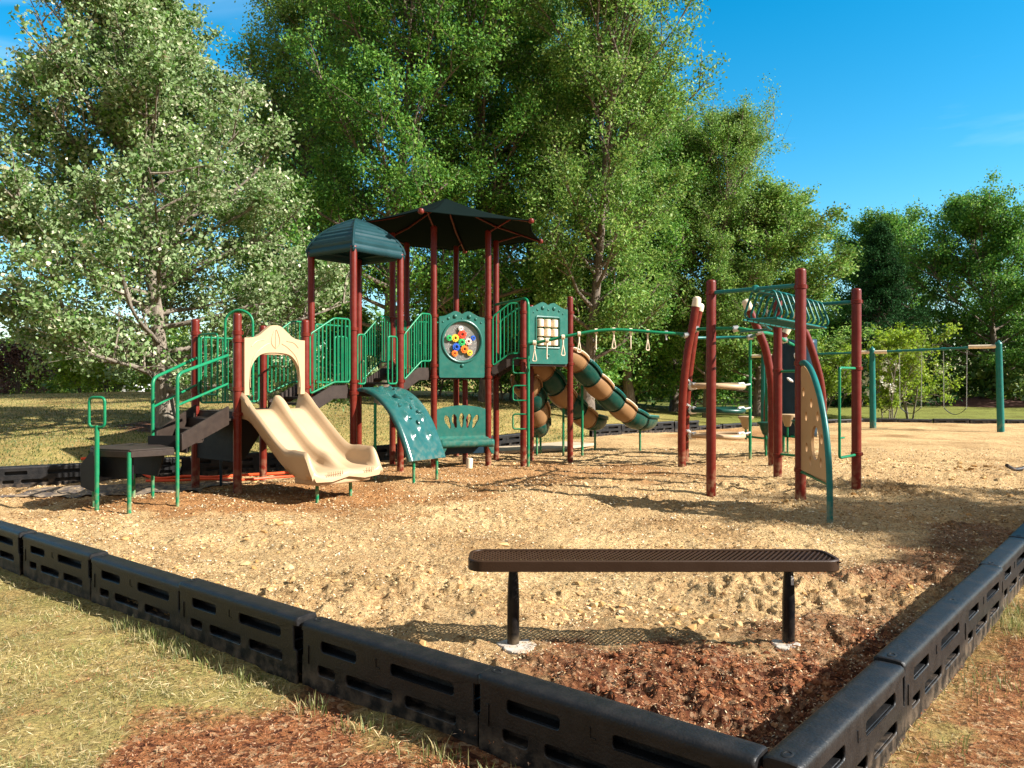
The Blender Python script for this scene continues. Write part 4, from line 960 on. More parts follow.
# ---- curved climbing wall
def climber():
    Mx = Matrix(((U.x, W.x, 0, pF[0]), (U.y, W.y, 0, pF[1]), (0, 0, 1, 0), (0, 0, 0, 1)))
    P = [tuple(p) for p in bez([(-.02, 1.385, 0), (.14, 1.38, 0), (.36, 1.31, 0), (.60, 1.15, 0), (.80, .93, 0), (.95, .68, 0), (1.07, .42, 0), (1.11, .32, 0)], 6)]
    x0, x1 = .10, .90; nx = 26; rows = []
    bumps = [(.3, .25, .07), (.62, .2, .06), (.35, .5, .10), (.68, .55, .09), (.5, .75, .07), (.3, .95, .1), (.72, .98, .08), (.52, 1.15, .06), (.3, 1.28, .08), (.7, 1.3, .09), (.5, .38, .06), (.75, .75, .06), (.22, .72, .05)]
    s_acc = 0; prev = None
    for i, p in enumerate(P):
        if prev: s_acc += math.hypot(p[0]-prev[0], p[1]-prev[1])
        prev = p; q = P[min(i+1, len(P)-1)]; q0 = P[max(i-1, 0)]; tx_, tz_ = q[0]-q0[0], q[1]-q0[1]; l = math.hypot(tx_, tz_); nx_, nz_ = -tz_/l, tx_/l
        row = []
        for j in range(nx):
            t = j/(nx-1); x = x0+(x1-x0)*t; h = 0
            for (a, c, r_) in bumps:
                d = math.hypot(t-a, (s_acc-c)*1.0)/r_
                if d < 1: h += .05*(1-d*d)**2*(1 if (a*10) % 2 < 1.3 else -.8)
            edge_ = -.03*float(sstep(.05, 0, min(t, 1-t)))
            h += edge_; row.append((x, p[0]+nx_*h, p[1]+nz_*h))
        und = [(x1, p[0]-nx_*.07, p[1]-nz_*.07), (x1-.04, p[0]-nx_*.07, p[1]-nz_*.07), (x1-.05, p[0]-nx_*.03, p[1]-nz_*.03), (x0+.05, p[0]-nx_*.03, p[1]-nz_*.03), (x0+.04, p[0]-nx_*.07, p[1]-nz_*.07), (x0, p[0]-nx_*.07, p[1]-nz_*.07)]
        rows.append(row+und)
    b = MB().grid(rows, Mx, wrap=True, flip=True); k = len(rows[0]); b.f.append(tuple(range(k))); b.f.append(tuple(len(b.v)-k+i for i in range(k))[::-1])
    o = b.build('climbing_wall', M['teal_gloss'], PS, angle=50)
    for x in (.26, .76):
        q = Mx @ Vector((x, 1.02, 0)); MB().tube([(q.x, q.y, -.2), (q.x, q.y, .32)], .022, 12).build('climber_leg', M['green'], o, angle=60)
    hm = Mx @ Vector((.12, .35, 0)); MB().tube([(hm.x, hm.y, -.2), (hm.x, hm.y, 1.15)], .022, 12).build('climber_leg', M['green'], o, angle=60)
    # moulded hand holds
    for (a, y, r_) in ((.34, .22, .05), (.62, .3, .045), (.45, .47, .055), (.72, .52, .05), (.3, .62, .05), (.55, .66, .04), (.7, .74, .05), (.36, .80, .045), (.52, .85, .04)):
        P3 = min(P, key=lambda p: abs(p[0]-y)); i = P.index(P3); q = P[min(i+1, len(P)-1)]; q0 = P[max(i-1, 0)]; n_ = Vector((0, -(q[1]-q0[1]), q[0]-q0[0])).normalized()
        rot = n_.to_track_quat('Z', 'Y').to_matrix().to_4x4()
        MB().lathe([(r_, -.01), (r_*.96, .015), (r_*.7, .035), (r_*.25, .042)], Mx @ Matrix.Translation((x0+(x1-x0)*a, P3[0], P3[1])) @ rot @ Matrix.Rotation(a*9, 4, 'Z') @ Matrix.Diagonal((1.25, .75, 1, 1)), 12).build('hand_hold', M['teal_gloss'], o)
M['teal_gloss'] = pmat('glossy_teal_plastic', (.012, .078, .070), .22, .12, 6, .3, 30, dust=.3, dusth=.6, spec=.5)
climber()
# ---- loop ladder beside the fourth tower
lp = (.285, 13.52)
b = MB().tube(fillet([G3(hx[5], 2.92)+Vector((0, -.07, 0)), G3(lp, 2.94), G3(lp, -.2)], .16, 8), .027, 12)
ld = b.build('ladder_pole', M['green'], PS, angle=60)
for z0, z1 in ((1.62, 1.88), (1.14, 1.40), (.64, .90), ):
    x = lp[0]; y = lp[1]; c = Vector((-.27, -.02, 0))
    MB().tube(fillet([G3(lp, z0), G3(lp, z0)+c, G3(lp, z1)+c, G3(lp, z1)], .05, 4), .014, 8).build('loop_rung', M['green'], ld, angle=60)
# ---- segmented slides
def seg_slide(path, r, cols, z_exit_flat=True):
    P = bez(path, 10); L_ = [0]
    for i in range(1, len(P)): L_.append(L_[-1]+(P[i]-P[i-1]).length)
    tot = L_[-1]; n = len(cols)
    def at(sv):
        sv = min(max(sv, 0), tot-1e-4)
        i = max(j for j in range(len(L_)) if L_[j] <= sv); i = min(i, len(P)-2)
        t = (sv-L_[i])/(L_[i+1]-L_[i]); d = (P[i+1]-P[i]).normalized(); return P[i].lerp(P[i+1], t), d
    root_o = None
    for k, c in enumerate(cols):
        s0 = tot*k/n; s1 = tot*(k+1)/n; last = (k == n-1); rows = []; m_ = 10
        for i in range(m_+1):
            u = i/m_; p, d = at(s0+(s1-s0)*u); side = d.cross(Vector((0, 0, 1))).normalized(); upv = side.cross(d).normalized()
            bul = 1+.16*math.sin(math.pi*u)**.7-.04*(u in (0, 1)); rr = r*bul*(1.0-(.22*u if last else 0)); row = []
            for j in range(19):
                a = R(-200+220*j/18)           # U trough, open on top
                row.append(tuple(p+side*(rr*math.cos(a))+upv*(rr*(math.sin(a)))))
            # rim flanges
            l0 = p+side*(rr*math.cos(R(-200)))+upv*(rr*math.sin(R(-200))); l1 = p+side*(rr*math.cos(R(20)))+upv*(rr*math.sin(R(20)))
            row = [tuple(l0-side*.05+upv*.0-upv*.03), tuple(l0-side*.045+upv*.015)]+row+[tuple(l1+side*.045+upv*.015), tuple(l1+side*.05-upv*.03)]
            rows.append(row)
        b = MB().grid(rows)
        for end, rw_ in ((0, rows[0]), (1, rows[-1])):
            if last and end: continue
            b.tube([Vector(q) for q in rw_[1:-1]], .022, 6)
        o = b.build('slide_section', M[c], root_o or PS, angle=60, solid=.02)
        if root_o is None: o.name = 'segmented_slide'; root_o = o
        e = MB()
        for sd in (0, 1): e.tube([Vector(rw_[1 if sd == 0 else -2])+Vector((0, 0, .012)) for rw_ in rows], .014, 6)
        e.build('slide_rim', M['teal_tube' if c == 'dkgreen' else 'cream'], o if o is root_o else root_o)
    return root_o
s1_ = seg_slide([(.98, 14.62, 2.02), (1.25, 14.86, 1.86), (1.62, 15.22, 1.48), (2.02, 15.63, 1.12), (2.40, 16.02, .82), (2.72, 16.36, .66), (3.02, 16.68, .64)], .205, ['tan_dark', 'dkgreen', 'tan_dark', 'dkgreen', 'tan_dark', 'dkgreen', 'dkgreen'])
s2_ = seg_slide([(.35, 14.75, 1.86), (.62, 15.0, 1.66), (.95, 15.38, 1.26), (1.28, 15.78, .94), (1.58, 16.15, .70), (1.9, 16.5, .62)], .205, ['tan_dark', 'dkgreen', 'tan_dark', 'dkgreen', 'tan_dark', 'dkgreen'])
s3_ = seg_slide([(.22, 14.72, 1.50), (.30, 14.98, 1.36), (.42, 15.28, 1.02), (.50, 15.55, .62), (.56, 15.8, .52)], .23, ['tan_dark', 'dkgreen', 'tan_dark', 'dkgreen'])
leg((2.73, 16.42), .50, .024, mat='green', name='slide_support'); leg((1.77, 16.42), .48, .024, name='slide_support'); leg((.50, 15.5), .5, .022, name='slide_support'); leg((.59, 15.9), .4, .022, name='slide_support')
leg((1.03, 15.45), 1.0, .024, name='slide_support'); leg((1.40, 15.35), 1.45, .026, name='slide_support')
# ---- overhead ring rail
rail = [(.30, 13.50, 2.13), (.62, 13.42, 2.19), (1.05, 13.36, 2.28), (1.45, 13.34, 2.35), (1.80, 13.34, 2.37), (2.2, 13.34, 2.35), (2.55, 13.33, 2.32), (2.95, 13.36, 2.30), (3.12, 13.4, 2.29)]
orl = MB().tube(bez(rail, 5), .028, 10).build('overhead_rail', M['green'], PS, angle=60)
for i in range(9):
    px = (534.5, 547, 563, 579, 596, 613.6, 630.5, 647.5, 666)[i]; x = (px-512)/770*13.38
    zr = float(np.interp(x, [p[0] for p in rail], [p[2] for p in rail])); b = MB()
    b.lathe([(.03, -.03), (.042, -.025), (.042, .025), (.03, .03)], Matrix.Translation((x, 13.36, zr)) @ Matrix.Rotation(R(90), 4, 'Y'), 10)
    b.tube([(x, 13.36, zr), (x, 13.36, zr-.12)], .016, 6)
    if i == 8: b.build('rail_hanger', M['metal'], orl); continue
    a = (0, 80, 20, 15, 75, 10, 85, 25, 0)[i]; ca, sa = math.cos(R(a)), math.sin(R(a))
    tri = fillet([(x, 13.36, zr-.11), (x-.038*ca, 13.36-.038*sa, zr-.32), (x+.038*ca, 13.36+.038*sa, zr-.32)], .03, 3, closed=True)
    b.tube(tri, .010, 6, closed=True); b.build('hanging_handle', M['cream'], orl)
for px, zz in ((505, 0), (518, 1)):
    pass
# ------------------------------------------------------------ right hand overhead climber (four straight posts)
OC = thing('overhead_climber', 'green loop ladder hung between four straight maroon posts with tan drilled panel', 'climbing frame', (3.7, 10.4, 0))
Pa, Pb, Pc, Pd = (2.65, 10.25), (3.47, 9.26), (4.75, 10.62), (4.03, 11.68)
def opost(p, z, c=()): return post(p, z, .064, M['maroon'], OC, c)
opost(Pa, 2.83, (2.66,)); opost(Pb, 2.84, (2.62, 1.70, .42)); opost(Pc, 2.76, (2.58, 1.66, .48)); opost(Pd, 2.82, (2.60, 1.64, .36))
def bar(pts, r, name, root, mat='green', n=10, closed=False): return MB().tube(pts, r, n, closed=closed).build(name, M[mat], root, angle=60)
bar([G3(Pa, 2.66), G3(Pb, 2.64)], .027, 'cross_rail', OC, 'teal_tube'); bar([G3(Pd, 2.60), G3(Pc, 2.58)], .027, 'cross_rail', OC, 'teal_tube')
m0 = G3(Pa, 2.65).lerp(G3(Pb, 2.65), .52); m1 = G3(Pd, 2.60).lerp(G3(Pc, 2.60), .5)
sp_ = bar([m0, m0.lerp(m1, .5)+Vector((0, 0, .02)), m1], .032, 'ladder_spine', OC, 'teal_tube')
MB().lathe([(.03, -.05), (.05, -.03), (.05, .03), (.03, .05)], Matrix.Translation(m0) @ Matrix.Rotation(R(90), 4, 'X'), 12).build('spine_joint', M['teal_tube'], sp_)
dv = (m1-m0).normalized(); sv = dv.cross(Vector((0, 0, 1))).normalized()
for i in range(10):
    c = m0+dv*(.22+.172*i); wt, wb = .15, .255; zt = .0; zb = -.36
    pts = fillet([c-sv*.0, c-sv*wt, c-sv*wb+Vector((0, 0, -.30)), c-sv*(wb-.06)+Vector((0, 0, zb)), c+sv*(wb-.06)+Vector((0, 0, zb)), c+sv*wb+Vector((0, 0, -.30)), c+sv*wt], .05, 3, closed=True)
    bar(pts, .0165, 'loop_rung', OC, 'teal_tube', 8, True)
for sg in (-1, 1): bar([m0+dv*.12+sv*(.22*sg)+Vector((0, 0, -.37)), m0+dv*1.75+sv*(.22*sg)+Vector((0, 0, -.37))], .015, 'side_rail', OC, 'teal_tube', 8)
# link to the curved rail of the neighbouring climber
bar([m0+dv*.5-sv*.2+Vector((0, 0, -.37)), Vector((4.0, 11.9, 2.28)), Vector((3.84, 12.9, 2.31))], .022, 'link_rail', OC, 'teal_tube')
# side frames
def frame(p, q, ln, z0, z1, rungs=()):
    v = (V2(q)-V2(p)).normalized(); a = V2(p)+v*.06; c = V2(p)+v*ln
    b = MB().tube(fillet([a+Vector((0, 0, z1)), c+Vector((0, 0, z1)), c+Vector((0, 0, z0)), a+Vector((0, 0, z0))], .05, 4), .019, 8)
    for z in rungs: b.tube([c-v*.0+Vector((0, 0, z)), c-v*.16+Vector((0, 0, z))], .013, 7)
    return b.build('side_frame', M['green'], OC, angle=60)
frame(Pc, Pb, .62, .47, 1.66, (.73,)); frame(Pd, (4.25, 11.28), .36, .38, 1.63)
# tan drilled panel with its bowed green tube
tb = (3.325, 8.06); m = edge(Pb, tb); dl = dist(Pb, tb)
arc = bez([(.06, 1.70, 0), (.22, 1.70, 0), (.50, 1.60, 0), (.80, 1.36, 0), (1.02, 1.06, 0), (1.15, .74, 0), (dl, .38, 0), (dl+.01, -.2, 0)], 6)
MB().tube([(p.x, p.y, 0) for p in arc], .033, 12, m).build('bowed_tube', M['teal_tube'], OC, angle=60)
MB().tube([(.05, .40, 0), (dl, .40, 0)], .018, 8, m).build('bottom_tube', M['green'], OC)
inner = [(p.x-.03, p.y-.04) for p in arc if p.y > .45]
outl = [(.075, .43)]+[(.075, 1.64)]+[q for q in inner if q[0] > .12]+[(dl-.035, .43)]
holes = [ell(.70, .80, .16, .19, 24)]
for x, z, a in ((.20, 1.36, 0), (.54, 1.24, 0), (.32, 1.08, 0), (.80, 1.10, 0), (.34, .72, 0), (.50, .58, 0), (.93, .60, 0), (.96, .86, 0)): holes.append(ell(x, z, .045, .055, 12))
MB().plate(outl[::-1], holes, .03, m).build('drilled_panel', M['panel_tan'], OC, bevel=.004)

# ------------------------------------------------------------ bent post climber
BC = thing('bent_post_climber', 'climber of bowed maroon posts with tan caps carrying stacked tan and green rings', 'climbing frame', (4.0, 14.0, 0))
def bent(pts, r=.068):
    P = bez(pts, 8); cap_i = max(1, len(P)-4)
    o = MB().tube(P[:cap_i+1], r, 14).build('bowed_post', M['maroon'], BC, angle=60)
    d = (P[-1]-P[cap_i]).normalized(); rot = d.to_track_quat('Z', 'Y').to_matrix().to_4x4(); ln = (P[-1]-P[cap_i]).length
    MB().lathe([(r+.005, -.02), (r+.007, 0), (r+.005, ln-.03), (r-.004, ln), (r*.5, ln+.02)], Matrix.Translation(P[cap_i]) @ rot, 14).build('post_cap', M['cream'], o, angle=50)
bent([(2.94, 13.30, -.2), (2.93, 13.30, .5), (2.95, 13.30, 1.2), (3.02, 13.3, 1.9), (3.12, 13.3, 2.45), (3.2, 13.3, 2.92)])
bent([(3.16, 14.05, -.2), (3.16, 14.05, .5), (3.20, 14.05, 1.3), (3.27, 14.05, 1.9), (3.36, 14.05, 2.5), (3.44, 14.05, 2.88)])
bent([(4.46, 13.2, -.2), (4.46, 13.2, .8), (4.44, 13.2, 1.45), (4.35, 13.2, 2.0), (4.20, 13.2, 2.40), (4.0, 13.2, 2.86)])
bent([(5.32, 16.0, -.2), (5.30, 16.0, .9), (5.38, 16.0, 1.6), (5.52, 16.0, 2.15), (5.76, 16.0, 2.62)])
bent([(5.82, 14.4, -.2), (5.82, 14.4, .8), (5.78, 14.4, 1.4), (5.66, 14.4, 1.9), (5.50, 14.4, 2.35), (5.3, 14.4, 2.75)])
bar(bez([(3.34, 13.95, 2.42), (3.60, 13.5, 2.40), (3.86, 13.2, 2.38), (4.22, 13.15, 2.32), (4.62, 13.6, 2.30), (5.05, 14.3, 2.24), (5.5, 15.0, 2.17)], 6), .032, 'curved_rail', BC, 'green')
bar(bez([(2.95, 13.40, 2.28), (3.25, 14.15, 2.28), (3.7, 14.42, 2.29), (4.15, 14.42, 2.30), (4.42, 14.25, 2.30), (4.3, 13.3, 2.33)], 6), .028, 'curved_rail', BC, 'teal_tube')
for p, z in (((4.41, 14.26), 2.3), ((5.12, 15.5), 2.25), ((5.43, 15.4), 2.2)): MB().tube([G3(p, -.2), G3(p, z)], .028, 12).build('upright_pole', M['green'], BC, angle=60)
for P_, q in (((3.34, 13.95, 2.42), 0), ((4.22, 13.15, 2.32), 0), ((3.84, 13.22, 2.38), 0), ((5.1, 14.4, 2.24), 0), ((3.02, 13.3, 2.27), 0), ((4.41, 14.26, 2.29), 0)):
    MB().lathe([(.035, -.05), (.055, -.04), (.055, .04), (.035, .05)], Matrix.Translation(P_) @ Matrix.Rotation(R(80), 4, 'Y'), 12).build('rail_clamp', M['metal'], BC)
for z, mt_, dx in ((1.39, 'tan', 0), (.955, 'dkgreen', 0), (.50, 'tan', 0)):
    cx, cy = 3.68, 13.85; pts = []
    for i in range(40):
        a = 2*math.pi*i/40; pts.append((cx+.47*math.cos(a), cy+.30*math.sin(a), z+.012*math.sin(2*a)))
    o = bar(pts, .050, 'step_ring', BC, mt_, 12, True)
    for i in range(len(o.data.vertices)): o.data.vertices[i].co.z = z+(o.data.vertices[i].co.z-z)*.95
    arm = MB(); arm.tube([(3.02, 13.34, z+.13), (3.26, 13.75, z+.02)], .018, 7); arm.tube([(3.2, 14.02, z+.10), (3.28, 13.95, z)], .018, 7)
    arm.tube([(4.12, 13.95, z), (4.40, 14.24, z+.03)], .018, 7)
    arm.build('ring_arm', M['metal'], o)
    MB().lathe([(.05, -.07), (.066, -.05), (.066, .05), (.05, .07)], Matrix.Translation((3.24, 13.8, z)) @ Matrix.Rotation(R(85), 4, 'Y'), 12).build('ring_clamp', M['white'], o)
    MB().lathe([(.05, -.06), (.066, -.05), (.066, .05), (.05, .06)], Matrix.Translation((4.14, 13.9, z)) @ Matrix.Rotation(R(85), 4, 'Y'), 12).build('ring_clamp', M['white'], o)
# stepping bowls
for x, y, z, mt_, r in ((4.48, 14.75, .80, 'tan', .15), (4.78, 14.5, .70, 'dkgreen', .16), (5.35, 14.95, .83, 'tan', .15), (5.42, 14.45, .74, 'dkgreen', .17)):
    T = Matrix.Translation((x, y, z))
    o = MB().lathe([(.03, -.24), (.06, -.22), (r*.75, -.06), (r, -.02), (r*1.02, 0), (r*.85, .012), (.05, .014)], T, 18).build('stepping_bowl', M[mt_], BC, angle=45)
    MB().tube([(x, y, z-.22), (x, y, .40), (x, y-.0, .36)], .02, 8).build('bowl_stem', M['green'], o)
MB().tube(bez([(4.41, 14.26, .42), (4.5, 14.75, .42), (4.78, 14.5, .40), (5.1, 15.0, .40), (5.4, 14.95, .40), (5.45, 14.5, .40), (5.43, 15.4, .4)], 5), .02, 8).build('bowl_frame', M['green'], BC)
for x, y in ((4.78, 14.5), (5.35, 14.95)): MB().tube([(x, y, -.2), (x, y, .42)], .02, 8).build('bowl_leg', M['green'], BC)
# dark curved climbing wall
rows = []
for k in range(22):
    z = .38+k*.09; row = []
    for j in range(13):
        a = R(200+j*12); row.append((5.62+.36*math.cos(a), 15.2+.3*math.sin(a), z+.03*math.sin(j*.8)))
    rows.append(row)
cw = MB().grid(rows, flip=True).build('dark_climbing_wall', M['navy'], BC, solid=.05, angle=50)
for a, z in ((235, 1.5), (262, 1.18), (248, .80), (285, 1.75), (300, .95), (250, 1.95)):
    q = (5.62+.40*math.cos(R(a)), 15.2+.34*math.sin(R(a)), z); MB().lathe([(.045, -.02), (.055, 0), (.03, .025)], Matrix.Translation(q) @ Matrix.Rotation(R(80), 4, 'X') @ Matrix.Rotation(a, 4, 'Z') @ Matrix.Diagonal((1.4, .6, 1, 1)), 10).build('hand_grip', M['white'], cw)

# ------------------------------------------------------------ swings
SW = thing('swing_set', 'long green swing frame on single slanted posts with pale end brackets', 'swing set', (12.7, 23.1, 0))
sp0, sp1, sp2 = (11.30, 24.1), (14.10, 22.2), (8.5, 26.0)
SZ = [2.42, 2.52, 2.36]
for p, z, lean in ((sp0, SZ[0], -.03), (sp1, SZ[1], -.07), (sp2, SZ[2], 0)):
    pp_ = MB().tube([(p[0], p[1], -.2), (p[0]+lean, p[1], z+.02)], [.10, .085], 14); pp_.lathe([(.09, 0), (.08, .06), (.04, .09), (.015, .13)], Matrix.Translation((p[0]+lean, p[1], z)), 12)
    o = pp_.build('swing_post', M['teal_tube'], SW, angle=50)
    v = Vector((sp1[0]-sp0[0], sp1[1]-sp0[1], 0)).normalized(); q = Vector((p[0]+lean, p[1], z-.05))
    MB().tube([q-v*(.42 if p != sp1 else .75), q+v*(.42 if p != sp1 else .02)], .055, 12).build('end_bracket', M['cream'], o, angle=50)
bar([(sp2[0], sp2[1], SZ[2]-.05), (sp0[0]-.03, sp0[1], SZ[0]-.05)], .036, 'top_beam', SW, 'teal_tube'); bar([(sp0[0]-.03, sp0[1], SZ[0]-.05), (sp1[0]-.07, sp1[1], SZ[1]-.05)], .036, 'top_beam', SW, 'teal_tube')
def on_beam(t): return (sp0[0]+(sp1[0]-sp0[0])*t, sp0[1]+(sp1[1]-sp0[1])*t, SZ[0]-.05+(SZ[1]-SZ[0])*t)
def swing(t0, t1, label, zs):
    a = Vector(on_beam(t0)); b_ = Vector(on_beam(t1)); c = (a+b_)/2
    o = thing('swing', label, 'swing', (c.x, c.y, zs), group='belt swings hanging from the green frame')
    for e_ in (a, b_):
        n_ = 60; b = MB(); L_ = e_.z-.04-zs-.10; e2 = e_+(c-e_)*.04
        for i in range(n_):
            z0 = e_.z-.04-L_*i/n_; z1 = e_.z-.04-L_*(i+1)/n_-.006; q = (.010, 0) if i % 2 else (0, .010)
            xx, yy = (e_.x+(e2.x-e_.x)*i/n_, e_.y+(e2.y-e_.y)*i/n_)
            b.tube(fillet([(xx-q[0], yy-q[1], z0), (xx+q[0], yy+q[1], z0), (xx+q[0], yy+q[1], z1), (xx-q[0], yy-q[1], z1)], .006, 1, closed=True), .0035, 4, closed=True)
        b.build('chain', M['chain'], o)
        MB().lathe([(.035, -.06), (.05, -.05), (.05, .05), (.035, .06)], Matrix.Translation((e_.x, e_.y, e_.z)) @ Matrix.Rotation(R(90), 4, 'X') @ Matrix.Rotation(R(56), 4, 'Y'), 10).build('swing_hanger', M['teal_tube'], o)
    v = (b_-a); v.z = 0; ln = v.length; v.normalize(); nv = Vector((-v.y, v.x, 0)); rows = []
    for i in range(13):
        u = i/12; s_ = (u-.5); q = Vector((c.x, c.y, 0))+v*(s_*ln*.94); z = zs-.10+.19*(2*s_)**2
        rows.append([tuple(q+nv*k+Vector((0, 0, z))) for k in (-.08, 0, .08)])
    MB().grid(rows).build('swing_seat', M['black'], o, solid=.014)
swing(.22, .40, 'black belt swing nearer the left post of the swing frame', .58); swing(.57, .75, 'black belt swing nearer the right post of the swing frame', .58)

# ------------------------------------------------------------ bench
BN = thing('park_bench', 'backless brown metal mesh bench on two black legs', 'bench', (.78, 4.32, 0))
bx0, bx1, by0, by1 = -.24, 1.80, 4.17, 4.47; zt = .52
b = MB(); n_ = rrect(bx0, by0, bx1, by1, .085, 8); i_ = rrect(bx0+.022, by0+.022, bx1-.022, by1-.022, .07, 8)
k = len(n_); prof = [(0, -.060), (-.002, -.057), (-.002, -.005), (.002, 0), (.018, .0), (.020, -.003), (.020, -.010), (.006, -.012), (.006, -.058), (.004, -.060)]
rows = []
cxm, cym = (bx0+bx1)/2, (by0+by1)/2
def offset(poly, d):
    o_ = []; kk = len(poly)
    for i in range(kk):
        a = Vector(poly[i-1]); c = Vector(poly[(i+1) % kk]); t = (c-a).normalized(); nrm = Vector((-t.y, t.x)); p = Vector(poly[i])+nrm*d; o_.append((p.x, p.y))
    return o_
for d, z in prof+[prof[0]]: rows.append([(p[0], p[1], zt+z) for p in offset(n_, d)])
b.grid(rows, wrap=True, flip=True); b.build('rim', M['bench'], BN, angle=28)
ms = MB(); pitch = .030; hh = (by1-by0-.03); q = .62
nb = int((bx1-bx0)/pitch)+12
for sg in (-1, 1):
    for i in range(-10, nb):
        x0 = bx0+i*pitch; x1 = x0+hh*q
        if sg < 0: x0, x1 = x1, x0
        a = Vector((x0, by0+.015)); c = Vector((x1, by1-.015))
        lo, hi = bx0+.012, bx1-.012
        # clip to the rim
        t0, t1 = 0., 1.; dx = c.x-a.x
        ta, tb_ = (lo-a.x)/dx, (hi-a.x)/dx; ta, tb_ = min(ta, tb_), max(ta, tb_); t0 = max(t0, ta); t1 = min(t1, tb_)
        if t1-t0 < .05: continue
        A = a.lerp(c, t0); C = a.lerp(c, t1); m = edge(A, C); d = (C-A).length
        ms.box((d/2, zt-.012+(.0012 if sg > 0 else -.0012), 0), (d, .007, .0055), m)
ms.build('mesh_seat', M['bench'], BN)
for x in (.007, 1.555):
    o = MB().lathe([(.034, -.15), (.034, .04), (.035, .25), (.031, .36), (.026, .42), (.024, .47)], Matrix.Translation((x, 4.33, 0)), 18).build('leg', M['benchleg'], BN, angle=50)
    MB().box((x, 4.32, .462), (.07, .20, .008)).box((x, 4.32, .485), (.05, .26, .03)).build('bracket', M['benchleg'], BN, bevel=.003)
    if x > 1: MB().box((x+.010, 4.333-.0345, .38), (.014, .003, .05)).build('sticker', M['white'], o)
    pts = []
    for j in range(22): a = 2*math.pi*j/22; r_ = (.112 if x < 1 else .075)*(1+.16*math.sin(3*a+x)+.08*math.sin(7*a)); pts.append((x+(.03 if x < 1 else -.03)+r_*math.cos(a), 4.30+r_*math.sin(a)))
    MB().plate(pts, [], .03, None, z0=.006 if x < 1 else .012).build('concrete_footing', M['concrete'], BN, bevel=.006)

# ------------------------------------------------------------ loose things on the ground
def on_soil(x, y): return float(soil_h(np.array([x]), np.array([y]))[0])
def on_lawn(x, y): return float(lawn_h(np.array([x]), np.array([y]))[0])
hp = [(-6.5, 11.75, .33), (-6.2, 11.9, .36), (-5.9, 12.0, .33), (-5.6, 12.05, .12), (-5.4, 11.6, .05), (-5.0, 11.4, .05), (-4.7, 11.75, .05), (-4.3, 11.6, .05), (-3.9, 11.9, .05), (-3.4, 12.2, .05), (-2.9, 12.5, .05)]
hp = [(-6.35, 11.34, .34), (-6.1, 11.50, .345), (-5.8, 11.64, .33), (-5.5, 11.5, .10), (-5.2, 11.35, .05), (-4.9, 11.6, .05), (-4.5, 11.5, .05), (-4.1, 11.75, .05), (-3.6, 12.0, .05), (-3.1, 12.5, .05)]
tag(MB().tube(bez(hp, 8), .022, 8).build('hose', M['hose']), 'orange hose draped over the back border and trailing under the slide tower', 'hose')
hp = [(-5.3, 11.15, .04), (-4.9, 11.2, .04), (-4.4, 11.35, .04), (-4.0, 11.25, .04), (-3.5, 11.6, .04), (-2.9, 11.9, .04)]
tag(MB().tube(bez(hp, 8), .018, 8).build('hose', M['hose']), 'loose loop of orange hose on the soil under the tan slide', 'hose')
ys_ = on_soil(-.75, 13.0)
tag(MB().lathe([(.05, -.1), (.055, .0), (.055, .17), (.045, .19)], Matrix.Translation((-.72, 12.9, ys_)) @ Matrix.Rotation(R(4), 4, 'Y'), 14).build('pipe_stub', M['cream']), 'short pale pipe stub standing in the soil before the green seat', 'pipe')
tag(MB().tube(bez([(8.0, 12.45, .12), (8.25, 12.6, .03+on_soil(8.25, 12.6)), (8.6, 12.75, .10), (8.85, 12.85, .22), (9.3, 13.0, .33)], 6), .03, 8).build('bent_pipe', M['black']), 'black bent pipe lying on the sand at the right edge', 'pipe')
